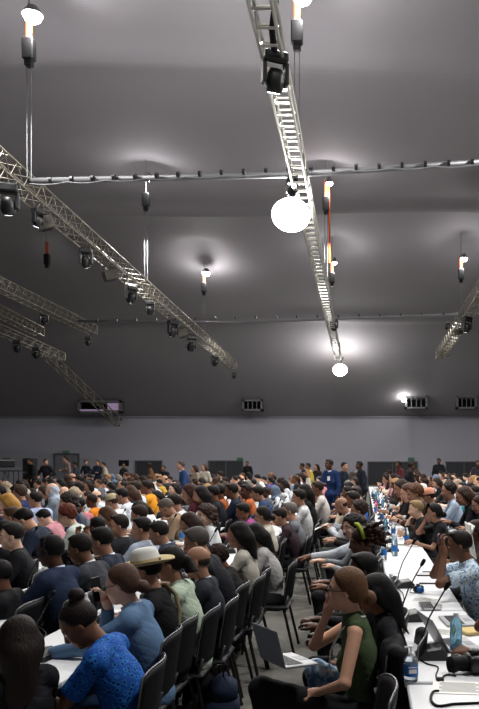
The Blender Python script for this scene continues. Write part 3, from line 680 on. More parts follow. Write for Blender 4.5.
# ---------------- chairs ----------------
def chair_proto():
    r = empty('conference_chair', (0, 0, 0))
    b = MB(); b.box((0, 0, .445), (.44, .45, .04), bev=.02); b.build('seat', M['chair'], r, True)
    ny_, nz_ = 14, 8; vs = []; W_ = .225
    for side in (0, 1):
        for j in range(nz_+1):
            t = j/nz_; z = .52+.35*t; ww = W_*(1-.10*(1-t))*(1 if j < nz_ else .93)
            for i in range(ny_+1):
                u = -1+2*i/ny_; zz = z-(.035*u**4 if t > .6 else 0)
                vs.append((.215+.05*t-.055*u*u+side*.016, u*ww, zz))
    n1 = (nz_+1)*(ny_+1); fs = []
    for s_ in (0, 1):
        for j in range(nz_):
            for i in range(ny_):
                a = s_*n1+j*(ny_+1)+i; q = (a, a+1, a+ny_+2, a+ny_+1); fs.append(q if s_ else q[::-1])
    ed = [(0*(ny_+1)+i) for i in range(ny_+1)]+[j*(ny_+1)+ny_ for j in range(1, nz_+1)]+[nz_*(ny_+1)+i for i in range(ny_-1, -1, -1)]+[j*(ny_+1) for j in range(nz_-1, 0, -1)]
    fs += [(ed[i], ed[(i+1) % len(ed)], ed[(i+1) % len(ed)]+n1, ed[i]+n1) for i in range(len(ed))]
    b = MB(); b.add(vs, fs); bk = b.build('backrest', M['chair'], r, True)
    rim = MB(); top = [Vector(vs[nz_*(ny_+1)+i])+Vector((.008, 0, .006)) for i in range(ny_+1)]
    sl = [Vector(vs[j*(ny_+1)])+Vector((.008, -.006, 0)) for j in range(0, nz_)]; sr = [Vector(vs[j*(ny_+1)+ny_])+Vector((.008, .006, 0)) for j in range(nz_-1, -1, -1)]
    rim.tube(sl+top+sr, .0055, 8); rim.build('rim', M['chrome'], bk, True)
    for sx, sy in ((-1, -1), (-1, 1), (1, -1), (1, 1)):
        g = MB()
        if sx > 0: g.tube([(.21, sy*.2, .56), (.17, sy*.2, .43), (.27, sy*.225, 0)], .0135, 8)
        else: g.tube([(-.17, sy*.2, .44), (-.23, sy*.225, 0)], .0135, 8)
        g.build('leg', M['black'], r, True)
    return r
cp = chair_proto(); cused = False
cm = bpy.data.meshes.new('conference_chair')
def _joined():
    vs = []; fs = []
    for o in [cp]+list(cp.children_recursive):
        if o.type == 'MESH' and o.name.split('.')[0] != 'rim':
            n = len(vs); vs += [tuple(v.co) for v in o.data.vertices]; fs += [tuple(q+n for q in p.vertices) for p in o.data.polygons]
    cm.from_pydata(vs, [], fs); cm.materials.append(M['chair']); cm.update()
_joined()
def chair(x, y, rz, label, group='black conference chairs', far=False):
    global cused
    if far:
        o = bpy.data.objects.new('conference_chair', cm); C.objects.link(o)
    else:
        o = cp if not cused else copy_tree(cp); cused = True
    o.location = (x, y, 0); o.rotation_euler = (0, 0, rz); tag(o, label, 'chair', group); return o
# ---------------- people ----------------
SEATED = []   # (x, y) taken
def headtop(key):
    p = _pm[key]['p']; v = p['head']+p['Rh']@np.array((.012, 0, .128)); return v
def spot(px, py, key, s=1., d=None):
    v = headtop(key)*s
    if d is None: d = F*(EYE-v[2])/(py-HY)
    return Vector(((px-VX)*d/F-v[0], d, 0))
CH = []
def kconv(d, py): return F/(900/d*((py-457)/.585)/((py-463)/.45))
def put(px, py, key, top, tcol, hair, hcol, skin, label, lcol='17181c', s=1., d=None, rz=0, group=None, chairlab=None, seat=True, k=None, **kw):
    if d is not None and py is not None:
        d = F/k if k else kconv(d, py)
        s = (EYE-(py-HY)*d/F)/headtop(key)[2]
    l = spot(px, py, key, s, d); SEATED.append((l.x, l.y))
    o = person(key, l, R(rz), s, skin, hair, hcol, top, tcol, lcol, label, group, **kw)
    if seat: CH.append((l.x-.08, l.y, rz)); return o
# near figures with poses of their own
NH = .0062
def near(key, p, tops): meshes_for(key, p, NH, tops)
near('batik', pose(0, 40, hy=14, bend=24, lh=(-.46, -.05, .80), rh=(-.5, .2, .80), sh=.19, girth=1.1), ['tee'])
near('blazer', pose(2, 14, hy=-4, bend=14, female=True, lh=(-.58, -.2, .80), rh=(-.26, .04, 1.06), rdir=(-.35, -.2, .9), sh=.2, girth=1.2), ['suit'])
near('hatman', pose(2, 8, hy=2, bend=12, lh=(-.4, -.12, .80), rh=(-.4, .12, .80), sh=.19, girth=1.1), ['shirt'])
near('vestwoman', pose(-1, 2, hy=-2, female=True, lh=(-.24, -.13, .66), rh=(-.19, .03, 1.08), ldir=(-.9, .2, -.15), rdir=(.1, -.1, 1), pn=(.5, 0, -.8), eh=(-.3, .5, -1), legs=((-.56, -.12, .68), (-.5, .10, .55))), ['vest'])
near('photog', pose(10, 6, hy=-6, lh=(-.34, -.14, 1.14), rh=(-.33, .1, 1.14), ldir=(-.1, .35, .9), rdir=(-.2, -.3, .9), pn=(.7, 0, -.2), eh=(-.2, .5, -1), sh=.2, girth=1.2), ['tee'])
near('blackback', pose(0, 10, hy=-30, female=True), ['shirt'])
near('bareback', pose(2, 12, hy=0, female=True, lh=(-.12, -.22, .70), rh=(-.3, .1, .75), legs=((-.5, -.1, .74), (-.46, .12))), ['tee'])
near('mintwoman', pose(4, 10, hy=4, female=True, lh=(-.44, -.1, .82), rh=(-.44, .1, .82), sh=.19, girth=1.15), ['shirt'])
near('armout', pose(4, 6, lh=(-.62, -.2, .86), rh=(-.3, .1, .75), ldir=(-1, 0, -.1), curl=15), ['shirt'])
near('reader', pose(6, 26, lh=(-.38, -.08, .86), rh=(-.38, .1, .86), girth=1.2), ['shirt'])
near('faceslim', pose(4, 12, lh=(-.40, -.08, .82), rh=(-.4, .14, .82), hy=-8), ['suit'])
near('thinkwoman', pose(6, 6, female=True, lh=(-.42, -.16, .82), rh=(-.24, 0, 1.14), rdir=(.1, -.1, 1), pn=(.5, 0, -.8)), ['tee'])
# --- the aisle row left of the walkway
put(5, 622, 'blackback', 'shirt', '16151a', 'verylong', '1a100c', 'tan', 'person with very long dark brown hair seen from behind, nearest at bottom left', d=2.62, k=218, rz=-35, hh=.006, hs=1.16, seat=False)
put(68, 604, 'batik', 'tee', '1f6fc4', 'topbun', '1a1310', 'brown', 'man in bright blue batik shirt with small topknot bending over the table', d=3.3, k=198, rz=0, topmat=M['batik'], hh=.006)
put(118, 564, 'blazer', 'suit', '587494', 'bun', '4a3428', 'pale', 'woman in light blue blazer with low brown bun holding a phone to her face', lcol='344a68', d=4.05, k=168, collar='e8e8ea', extras=('glasses',), hh=.006)
put(144, 551, 'hatman', 'shirt', '131316', 'short', '15110f', 'tan', 'man in black with cream straw hat and tan shoulder strap', d=4.6, k=155, extras=('hat',), hh=.006)
put(168, 546, 'mintwoman', 'shirt', 'b3c2ae', 'ponytail', '17120f', 'tan', 'woman in pale mint jacket with black ponytail behind the straw hat', d=5.15, k=145, hh=.006, extras=('glasses',))
put(196, 546, 'upright', 'suit', '20232b', 'bald', '3a3029', 'tan', 'bald man in dark suit seated right of the mint jacket woman', d=5.75, k=136, collar='c9ccd4')
put(193, 527, 'table', 'suit', '1a1b21', 'short', '4b4643', 'tan', 'man with greying hair and glasses in dark suit leaning forward beyond the bald man', d=6.3, k=122, extras=('glasses',))
put(214, 545, 'ftable', 'shirt', '1b1719', 'curly', '2a1c16', 'brown', 'woman with curly dark hair bending down beyond the grey-haired man', d=6.75, k=115)
put(236, 522, 'female', 'shirt', 'b4aea4', 'long', '15110f', 'tan', 'woman in cream knit sweater with long black hair beside the aisle', d=7.3, k=108, rz=-6)
put(250, 524, 'ftable', 'shirt', 'a9a7a6', 'long', '0f0e0e', 'tan', 'woman with black hair over pale shirt just beyond the cream sweater woman', d=7.9, k=101)
put(261, 506, 'female', 'shirt', 'c4beb0', 'bun', '1b1411', 'tan', 'woman in white knit top with dark bun and glasses by the aisle', d=9.0, k=80, extras=('glasses',))
put(277, 508, 'ftable', 'shirt', '3a2c33', 'short', '1c1512', 'tan', 'person in plum top with dark hair left of the grey-jacket man', d=9.9, k=76)
put(289, 502, 'upright', 'suit', '6f7378', 'short', '6d6864', 'fair', 'grey-haired man with glasses in grey jacket leaning back at the aisle', d=10.4, k=74.5, extras=('glasses',), lcol='24262b')
put(298, 489, 'female', 'shirt', 'c9cacb', 'short', '17120f', 'tan', 'woman in white blouse with short dark hair, seated next beyond the grey jacket', d=13.2)
put(303, 484, 'upright', 'shirt', '17171a', 'long', '17120f', 'tan', 'person in black with long dark hair below the raised arm', d=15)
put(317, 481, 'upright', 'shirt', 'c9c2bc', 'short', '241a15', 'brown', 'person in pale shirt seated right before the man standing in blue suit', d=17)
# --- second row left
put(48, 535, 'upright', 'suit', '202b42', 'short', '0f0d0c', 'dark', 'man in navy suit with close black hair and headset, seen from behind', d=5.75, k=132, rz=-14, collar='aab4c8', hh=.006, hs=1.0)
put(75, 534, 'table', 'suit', '33363d', 'short', '17130f', 'brown', 'man in charcoal suit right of the navy suit headset man', d=6.2, k=124, rz=-8, collar='c9cdd6')
put(99, 527, 'faceslim', 'suit', '1e2535', 'short', '120f0e', 'tan', 'man in navy suit with white collar just beyond the charcoal suit man', d=6.7, k=116, collar='dfe2e8', hh=.006)
put(118, 514, 'turned', 'suit', '26262b', 'short', '1b1512', 'tan', 'man in black patterned jacket left of man in white-blue shirt', d=7.5, k=95, collar='b9b4ae', rz=-20)
put(140, 517, 'turned', 'shirt', 'b3bfd0', 'short', '100d0c', 'tan', 'man in pale blue and white shirt with black hair turned towards the camera', d=7.6, k=98, rz=-30, hh=.006)
put(156, 521, 'table', 'suit', '1d2740', 'short', '18130f', 'tan', 'man in navy suit right of the pale blue shirt man', d=8.0, k=100, collar='c9cdd6')
put(185, 513, 'ftable', 'shirt', '2a2024', 'long', '2b1c16', 'tan', 'woman with long brown hair leaning over papers left of the white-top woman', d=8.9)
put(205, 504, 'fturn', 'shirt', 'd8dadd', 'curlylong', '33221a', 'pale', 'woman in white top with wavy brown hair looking left', d=9.6, rz=10)
put(187, 484, 'table', 'shirt', '4d2029', 'long', '3a221b', 'tan', 'woman in burgundy top with brown hair in the middle crowd', d=14)
put(199, 486, 'female', 'shirt', 'd6cdbf', 'long', '120f0e', 'tan', 'woman in cream sweater with black hair resting her elbow, right of burgundy top', d=13.6)
put(212, 485, 'upright', 'suit', '15161b', 'short', '15110f', 'brown', 'person in black jacket right of the cream-sweater woman in the middle crowd', d=14.5)
put(161, 500, 'down', 'suit', '8d7861', 'short', '5b544e', 'tan', 'person in tan jacket with greying hair looking down at papers', d=11.2)
put(172, 494, 'table', 'shirt', 'c9cbd0', 'short', '241a14', 'tan', 'person in white shirt leaning forward behind the tan jacket', d=11.8)
put(137, 505, 'table', 'suit', '17181d', 'short', '2a1e18', 'tan', 'broad person in black suit with brown hair above the pale blue shirt man', d=9.6)
put(93, 517, 'phone', 'shirt', '19191d', 'short', '14100e', 'brown', 'man in dark top holding a phone before his face', d=8.6, rz=-25)
put(64, 505, 'ftable', 'shirt', 'bfc8bf', 'curly', '5a2a1e', 'pale', 'woman with red-brown hair in white blouse at left', d=9.4, hs=1.02)
put(18, 510, 'down', 'suit', '1d2637', 'short', '0f0d0c', 'fair', 'man in navy suit looking down in profile at the left edge', d=8.7)
put(33, 492, 'turned', 'shirt', 'a9b4d6', 'short', '14100e', 'tan', 'man in lilac-blue shirt with dark hair at left', d=13.2, rz=-40)
put(19, 485, 'upright', 'shirt', '1d2b52', 'curly', '3a2b22', 'tan', 'person in dark blue top with bushy brown hair at far left', d=15)
put(51, 483, 'female', 'shirt', '6c7680', 'scarf', 'aab6c6', 'pale', 'woman in pale blue headscarf at left', d=16, hs=.86)
put(73, 487, 'female', 'shirt', '7d6f62', 'scarf', 'a3927c', 'pale', 'woman in beige headscarf at left', d=16.5)
put(66, 494, 'female', 'shirt', 'c88a96', 'scarf', 'd19aa2', 'pale', 'woman in pink patterned headscarf at left', d=13.8)
put(78, 497, 'turned', 'shirt', 'b9707a', 'short', '14100e', 'brown', 'person in rose pink shirt with dark hair right of the pink headscarf', d=12.6, rz=-20)
put(91, 494, 'upright', 'shirt', 'cf7a1e', 'short', '1b1310', 'dark', 'person in bright orange top at left', d=14.2)
put(110, 494, 'table', 'shirt', 'd5d7db', 'short', '3a2b22', 'tan', 'man in white shirt with beige cap in the left crowd', d=12.8, extras=(('cap', 'beige'),))
put(120, 488, 'table', 'shirt', 'c7cbd3', 'short', '14100e', 'tan', 'person in white shirt with black hair beyond the beige cap', d=14.2)
put(103, 507, 'ftable', 'shirt', '5a4636', 'long', '4a3122', 'tan', 'woman with wavy brown hair in brown top, centre left', d=10.3)
put(127, 486, 'ftable', 'shirt', '20222a', 'long', '3e2a1f', 'tan', 'woman with long brown hair left of a white shirt, far crowd at left', d=15.2)
put(135, 481, 'upright', 'shirt', 'c4ced9', 'short', '241a14', 'fair', 'person in pale blue-white shirt beside the orange top in far left crowd', d=17)
put(146, 480, 'upright', 'shirt', 'd08a1f', 'short', '1b1310', 'brown', 'person in orange-yellow top far back left of centre', d=18)
put(218, 484, 'upright', 'shirt', '9a5227', 'short', '1b1310', 'brown', 'person in rust orange shirt in the centre crowd', d=15.5)
put(231, 483, 'upright', 'suit', '161c2c', 'short', '15110f', 'brown', 'broad person in navy suit between two rust orange shirts', d=15.3)
put(246, 484, 'turned', 'shirt', 'a85c34', 'short', '1b1310', 'dark', 'person in orange-brown shirt right of the broad navy suit', d=16)
put(256, 486, 'table', 'suit', '27395c', 'short', '15110f', 'tan', 'person in blue jacket right of the orange-brown shirt', d=15)
put(241, 503, 'table', 'shirt', '8a2f6b', 'short', '15110f', 'brown', 'person in magenta patterned top bending by the table, centre', d=11.2, topmat=M['magenta'])
put(4, 494, 'ftable', 'shirt', '17181c', 'long', 'a4793c', 'pale', 'blonde woman cut by the left edge of the picture', d=11.8)
put(3, 520, 'upright', 'suit', '121317', 'short', '100d0c', 'brown', 'person in black suit at the left edge below the blonde woman', d=7.6)
put(-2, 560, 'upright', 'suit', '101115', 'short', '100d0c', 'brown', 'dark-suited person mostly cut off by the left edge', d=5.3)
# --- the row in front of the right-hand tables
put(347, 568, 'vestwoman', 'vest', '46553a', 'bun', '5c3f29', 'fair', 'woman in green sleeveless vest with brown bun and glasses, hand at her cheek', d=3.6, k=180, extras=('glasses',), hh=.006, hs=1.06)
put(371, 574, 'bareback', 'tee', '1a1a1e', 'verylong', '0f0d0d', 'brown', 'woman with long straight black hair and bare arm behind the green vest', d=4.15, k=170, lcol='8aa9c4', legmat=M['tropic'], hh=.006)
put(362, 552, 'upright', 'shirt', '15151a', 'short', '100d0c', 'dark', 'dark-clothed person hidden behind the green vest and the curly bun', d=5.0, k=150, lcol='101014')
put(360, 527, 'female', 'shirt', '18181b', 'dreads', '2c1c14', 'brown', 'woman in black with bushy brown locks tied by a yellow-green band', d=6.1, k=118, extras=('glasses',), hh=.006)
put(352, 514, 'fturn', 'shirt', '9aa0a4', 'curlylong', '17120f', 'pale', 'woman in grey top with wavy black hair beside the bald man', d=7.0, k=98)
put(350, 513, 'armout', 'shirt', 'c6ccd4', 'bald', '2a1d17', 'brown', 'bald man in white shirt stretching his arm over the aisle', d=7.6, k=92, lcol='1c2a4a', extras=('beard',))
put(338, 498, 'reader', 'shirt', 'c9ccd2', 'bald', '2b201a', 'tan', 'balding bearded man in white shirt reading papers by the aisle', d=10.6, k=69, lcol='5a5f5a', extras=('beard',))
put(358, 500, 'upright', 'shirt', '26221f', 'curly', '2e2019', 'tan', 'person with bushy dark hair right of the bearded reader', d=10.2)
put(352, 491, 'upright', 'shirt', '8a8f98', 'short', '1a1410', 'brown', 'person in grey shirt next beyond the bearded reader', d=12.6)
put(356, 487, 'turned', 'shirt', '2a66b8', 'short', '1a1410', 'tan', 'person in vivid blue top left of the far tables', d=15)
put(347, 486, 'upright', 'shirt', '4a3430', 'short', '1a1410', 'brown', 'person in brown top left of the vivid blue top', d=17)
# --- behind the right-hand tables
put(458, 530, 'photog', 'tee', '8fb0cf', 'short', '17110e', 'brown', 'man in blue shirt with white print taking a photo with his phone', d=5.7, k=122, topmat=M['bluewhite'], lcol='2a3d52', hh=.006)
put(512, 566, 'thinkwoman', 'tee', '8fa3b8', 'short', '17110e', 'brown', 'person in blue and white print cut off by the right edge', d=4.7, k=170, topmat=M['bluewhite'])
put(433, 503, 'thinkwoman', 'tee', '17171a', 'bun', '15100e', 'tan', 'woman in black t-shirt holding a phone up beside her head', d=9.3, k=77)
put(415, 500, 'chin', 'suit', '17171b', 'short', '8b7350', 'pale', 'blonde person in black resting chin on hand', d=10.4, k=72)
put(405, 484, 'ftable', 'shirt', '2a2326', 'long', '4b3226', 'fair', 'woman with long auburn hair by the far part of the right tables', d=14)
put(398, 480, 'ftable', 'shirt', '1d1a1c', 'long', '2c1d16', 'tan', 'woman with dark hair seated left of the auburn-haired one', d=16)
put(412, 484, 'ftable', 'shirt', '38291f', 'curly', '5a3c28', 'tan', 'person with brown curls right of the auburn-haired woman', d=13)
put(428, 488, 'upright', 'shirt', '3a3330', 'short', '2a1e18', 'tan', 'person in salmon cap right of the curly-haired person', d=13.6, extras=(('cap', 'orange'),))
put(421, 484, 'upright', 'shirt', 'aeb2ae', 'short', '2a1e18', 'tan', 'person in white cap left of the salmon cap', d=15, extras=(('cap', 'white'),))
put(448, 482, 'upright', 'shirt', '9ba9bd', 'curly', '1a1310', 'tan', 'person in pale blue shirt with dark curls at right', d=14.6)
put(460, 487, 'ftable', 'shirt', '17171b', 'long', '3a2a22', 'tan', 'woman in black vest with long hair right of the pale blue shirt', d=13)
put(476, 496, 'ftable', 'shirt', '7fa3bf', 'long', '2a1d17', 'tan', 'person in blue patterned top at the right edge, above the phone man', d=12, topmat=M['bluewhite'])
put(474, 520, 'female', 'shirt', '4a3a32', 'long', '2b1c16', 'brown', 'long-haired person at the right edge behind the man with the phone', d=8.2)
# raised arm figure
_pm['raise'] = None; meshes_for('raise', pose(2, 0, lh=(-.12, -.16, 1.62), rh=(-.3, .1, .8), ldir=(-.1, .1, 1), eh=(.0, 1, 0), curl=10), .01, ['shirt'])
put(309, 487, 'raise', 'shirt', 'cfc8c0', 'short', '17120f', 'tan', 'person in pale top with one arm raised high', d=16)
# --- standing people
def stand(px, py, d, key, top, tcol, hair, hcol, skin, lcol, label, rz=0, **kw):
    d = d*DS
    s = (EYE-(py-HY)*d/F)/headtop(key)[2]; x = (px-VX)*d/F
    return person(key, (x, d, 0), R(rz), s, skin, hair, hcol, top, tcol, lcol, label, None, **kw)
stand(332, 459, 22, 'standcam', 'suit', '1b2d54', 'short', '15110f', 'dark', '1a2e55', 'tall man in bright blue suit with badge standing in the aisle', rz=60, collar='dfe2e8')
stand(185, 461, 25, 'stand', 'suit', '253a63', 'short', '3f3630', 'tan', '1c2740', 'man in navy suit with pale tie standing left of centre, facing left', rz=25, collar='dfe2e8')
stand(197, 465, 29, 'standcam', 'shirt', '8f8372', 'long', '2b1d16', 'tan', '201d1d', 'woman in beige top standing right of the navy suit man', rz=40)
stand(205, 464, 30, 'standcam', 'shirt', 'a9a294', 'long', '3a281e', 'tan', '201d1d', 'woman in cream top standing second right of the navy suit man', rz=80)
stand(363, 461, 26, 'stand', 'suit', '1a1f29', 'short', '100d0c', 'dark', '14161b', 'man in dark vest standing before the left end of the back-right dark doors', rz=20)
stand(401, 461, 31, 'stand', 'shirt', '4b2026', 'short', '15110f', 'dark', '14161b', 'person in maroon top standing at right with back bent', rz=30)
stand(408, 462, 28, 'stand', 'suit', '111317', 'short', '0f0d0c', 'dark', '14161b', 'man in black vest standing right of the maroon top', rz=200)
stand(439, 458, 38, 'stand', 'suit', '15161b', 'short', '0f0d0c', 'dark', '101114', 'slim dark-clothed person standing far back at right', rz=80)
stand(478, 460, 33, 'stand', 'suit', '26202a', 'short', '0f0d0c', 'dark', '101114', 'dark-clothed person standing far back at the right edge', rz=80)
stand(311, 463, 31, 'stand', 'shirt', 'b09a3c', 'short', '15110f', 'brown', '24211f', 'person in yellow top standing left of the blue suit', rz=20)
stand(305, 463, 33, 'stand', 'suit', '17181d', 'short', '15110f', 'brown', '17181d', 'person in black standing left of the yellow top')
stand(318, 464, 32, 'standcam', 'shirt', '2a2226', 'long', '15110f', 'tan', '17181d', 'woman in dark top standing between yellow top and blue suit', rz=60)
stand(341, 462, 25, 'stand', 'suit', '1d2433', 'short', '15110f', 'tan', '17181d', 'man in dark navy jacket standing behind the blue suit', rz=150)
stand(248, 461, 44, 'stand', 'suit', '15161b', 'short', '0f0d0c', 'brown', '101114', 'dark figure standing at the far wall under the narrow vent', rz=80)
for i, (px, py, d, col, sk, rz, lab) in enumerate([(33, 458, 38, '0f1013', 'brown', 40, 'leftmost of the dark figures standing at the far left wall'), (47, 459, 36, '131418', 'tan', 80, 'figure in black standing second from left at the far wall'),
        (68, 456, 40, '7a6c66', 'tan', 50, 'person in greyish top standing before the pale door'), (77, 461, 38, '2b2f38', 'brown', 10, 'person in slate jacket right of the pale door'), (87, 460, 42, '20242c', 'tan', 70, 'person in dark jacket standing between pale door and screens'),
        (98, 460, 41, '19202e', 'tan', 100, 'person in dark blue standing left of a camera stand at far left'), (106, 462, 37, 'a89d90', 'tan', 30, 'person in light top standing in far left crowd'), (125, 463, 40, '2c2a2a', 'brown', 60, 'person in charcoal standing left of the first dark door'),
        (152, 463, 36, '6a4a2c', 'dark', 20, 'person in brown top standing in front of the first dark door'), (165, 465, 33, '1d1f26', 'brown', 70, 'person in black standing left of the navy suit man')]):
    stand(px, py, d, ('stand', 'standturn', 'standcam')[i % 3], 'suit' if i % 2 else 'shirt', col, 'short', '15110f', sk, '15161a', lab, rz=rz)

# ---------------- rows: seats, chairs, tables ----------------
COLS = [('black jacket', 'suit', '17181c', 20), ('navy jacket', 'suit', '1d2740', 14), ('charcoal jacket', 'suit', '2e3037', 10), ('grey jacket', 'suit', '5a5e66', 5), ('white shirt', 'shirt', 'd3d6db', 22), ('light blue shirt', 'shirt', '98abc9', 9), ('black top', 'shirt', '1b1b1f', 9), ('cream top', 'shirt', 'bdb09c', 5),
        ('red top', 'shirt', '8c2a2c', 2), ('orange top', 'shirt', 'b5602a', 3), ('pink top', 'shirt', 'b9808a', 3), ('green top', 'shirt', '3c5a42', 2), ('beige top', 'shirt', '94816a', 4), ('teal top', 'shirt', '2d6d78', 2), ('plum top', 'shirt', '4a2a3c', 3), ('purple top', 'shirt', '5a4a86', 1), ('yellow top', 'shirt', 'c09a3a', 2), ('brown top', 'shirt', '553a2a', 4)]
HAIRS = [('short', 40), ('crop', 8), ('long', 17), ('curly', 7), ('bun', 6), ('ponytail', 4), ('bob', 5), ('bald', 5), ('scarf', 5), ('curlylong', 3)]
HN = {'short': 'short', 'crop': 'cropped', 'long': 'long', 'curly': 'curly', 'bun': 'bunned', 'ponytail': 'ponytailed', 'bob': 'bobbed', 'bald': 'balding', 'curlylong': 'wavy'}
HC = [('black', '120f0e', 50), ('dark', '241a15', 25), ('brown', '3e2a1f', 16), ('grey', '74706c', 5), ('blond', '947148', 4)]
def wpick(l, w=-1): return rnd.choices(l, [q[w] for q in l])[0]
def rowx(r, d): return -(1.47+1.0*r)+.05*min(d, 9.5)
seats = []
for r in range(0, 24):
    d = max(2.5, 2.1*(.9+r)-.3)
    while d < (27 if r < 9 else 23):
        x = rowx(r, d)
        if not (17.6 < d < 19.4): seats.append((x+rnd.uniform(-.06, .08), d+rnd.uniform(-.07, .07), 'L', r))
        d += .56
for nm, x0, d0, d1, r in (('M', -.05, 10.4, 17.2, 0), ('R', 1.05, 6.5, 30, 0), ('R', 2.15, 12, 30, 1), ('R', 3.15, 17, 30, 2), ('R', 4.2, 23, 30, 3), ('M', -.2, 20, 30, 0)):
    d = d0
    while d < d1: seats.append((x0+rnd.uniform(-.06, .08), d+rnd.uniform(-.07, .07), nm, r)); d += .58
seats = [s for s in seats if all((s[0]-a)**2*1.0+((s[1]-b)*.95)**2 > .29 for a, b in SEATED) and -14 < VX+s[0]*F/s[1] < 493]
# keep the aisle seats empty where the photograph shows them filled by the people above
seats = [s for s in seats if not (s[2] == 'L' and s[3] == 0 and s[1] < 15.5)]
seats = [s for s in seats if not (s[2] == 'L' and s[3] in (1,) and s[1] < 10) and not (s[2] == 'R' and s[3] == 0 and s[1] < 12.5) and rnd.random() > .07]
seats.sort(key=lambda s: s[1])
NIND = 232
pk = [('upright', 5), ('table', 7), ('female', 4), ('ftable', 5), ('chin', 2), ('phone', 1), ('down', 3), ('back', 3), ('turned', 3), ('fturn', 3), ('bent', 2)]
cnt = {}
WORDROW = {('M', 0): 'row right beside the aisle', ('R', 0): 'row behind the right tables'}
def rowphrase(z, r):
    if (z, r) in WORDROW: return WORDROW[(z, r)]
    return f'{ordw(r+1)} row {"left" if z == "L" else "right"} of aisle'
crowd = []
for i, (x, y, z, r) in enumerate(seats):
    key = wpick(pk)[0]; cl = wpick(COLS); hair = wpick(HAIRS)[0]; hc = wpick(HC); skin = wpick([('fair', 24), ('pale', 18), ('tan', 32), ('brown', 16), ('dark', 9), ('deep', 4)])[0]
    if key[0] != 'f' and hair in ('long', 'bun', 'ponytail', 'bob', 'curlylong', 'scarf') and key in ('upright', 'table'): key = {'upright': 'female', 'table': 'ftable'}[key]
    if z == 'L' and y < 8.5: cl = COLS[i % 3]
    hcol = hc[1]; rz = rnd.gauss(6, 18); s = rnd.uniform(.93, 1.05)
    if hair == 'scarf': hcol = rnd.choice(['1a1a1e', '5b6b80', 'a08c78', 'b9b4ae', '6a2d3a'])
    if i < NIND:
        cnt[(z, r)] = cnt.get((z, r), 0)+1
        hp_ = {'scarf': 'headscarf', 'bald': 'balding head'}.get(hair, f'{HN.get(hair)} {hc[0]} hair')
        lab = f'person in {cl[0]}, {hp_}, {rowphrase(z, r)}, {ordw(cnt[(z, r)])} back'
        person(key, (x, y, 0), R(rz), s, skin, hair, hcol, cl[1], cl[2], '17181c', lab, f'people seated in the {rowphrase(z, r)}', collar='d5d8dc' if cl[1] == 'suit' and rnd.random() < .7 else None)
        CH.append((x-.08, y, rz*.3))
    else: crowd.append((x, y, key, rz, s, skin, hcol, cl[2], hair))
# everyone further back than that: one uncountable mass
def crowd_mesh():
    VV, QQ, CC = [], [], []; n = 0; arch = {}
    for key in ('upright', 'table', 'female', 'ftable', 'chin', 'turned'):
        p = _pm[key]['p']; parts = []
        f = Field((-.6, -.35, .7), (.3, .35, 1.5), .03); head_prims(f, p['head'], p['Rh'], False)
        f.cap(p['S'], p['head'], .06, .05, .03)
        for nm in 'lr':
            f.cap(p[nm][2], p[nm][2]+p[nm][3]*.14, .035, .028, .01)
        parts.append((*f.nets(), 's'))
        f = Field((-.6, -.4, .4), (.3, .4, 1.3), .04); f.ell(p['H'], (.14, .18, .12)); f.ell(p['mid'], (.12, .16, .17), p['Rs']); f.ell(p['S']-p['Rc']@np.array((0, 0, .13)), (.12, .17, .16), p['Rc'], .05)
        f.cap(p['S']-p['Rc']@np.array((0, .14, 0)), p['S']+p['Rc']@np.array((0, .14, 0)), .06, .06, .05)
        for nm in 'lr': f.cap(p[nm][0], p[nm][1], .06, .05, .02); f.cap(p[nm][1], p[nm][2], .05, .042, .02)
        parts.append((*f.nets(), 'c'))
        for hk in ('short', 'long'):
            f = Field((-.16, -.16, -.34), (.22, .16, .2), .026); f.ell((.014, 0, .036), (.115, .094, .106), None, 0)
            if hk == 'long': f.cap((.08, 0, -.05), (.10, 0, -.24), .075, .055, .05)
            X, Y, Z = np.meshgrid(*f.ax, indexing='ij'); f.F = np.maximum(f.F, -(.844*(X+.074)+.537*(Z-.072)))
            if hk == 'short': f.F = np.maximum(f.F, -.05-Z)
            V, Q = f.nets(); parts.append((V@p['Rh'].T+p['head'], Q, hk))
        arch[key] = parts
    for x, y, key, rz, s, skin, hcol, tcol, hair in crowd:
        if key not in arch: key = 'upright'
        c, q = math.cos(R(rz)), math.sin(R(rz)); Rm = np.array(((c, -q, 0), (q, c, 0), (0, 0, 1)))
        hk = 'long' if hair in ('long', 'bob', 'curlylong', 'scarf', 'ponytail') else ('none' if hair == 'bald' else 'short')
        for V, Q, t in arch[key]:
            if t in ('short', 'long') and t != hk: continue
            col = lin({'s': SK[skin], 'c': tcol}.get(t, hcol)); VV.append((V*s)@Rm.T+np.array((x, y, 0))); QQ.append(Q+n); n += len(V); CC.append(np.tile(np.array(col, np.float32), (len(V), 1)))
    V, Q, Cc = np.concatenate(VV), np.concatenate(QQ), np.concatenate(CC)
    m = mat('crowd_cloth_and_skin', 'ffffff', .75); at = m.node_tree.nodes.new('ShaderNodeAttribute'); at.attribute_name = 'Col'; m.node_tree.links.new(at.outputs[0], m.node_tree.nodes['Principled BSDF'].inputs[0])
    me = np_mesh('distant_crowd', V, Q, [m]); ca = me.color_attributes.new('Col', 'FLOAT_COLOR', 'POINT'); ca.data.foreach_set('color', Cc.ravel()); return me
co = link_mesh('distant_crowd', crowd_mesh()); tag(co, 'dense far crowd of seated people filling the back of the hall', 'crowd', kind='stuff')
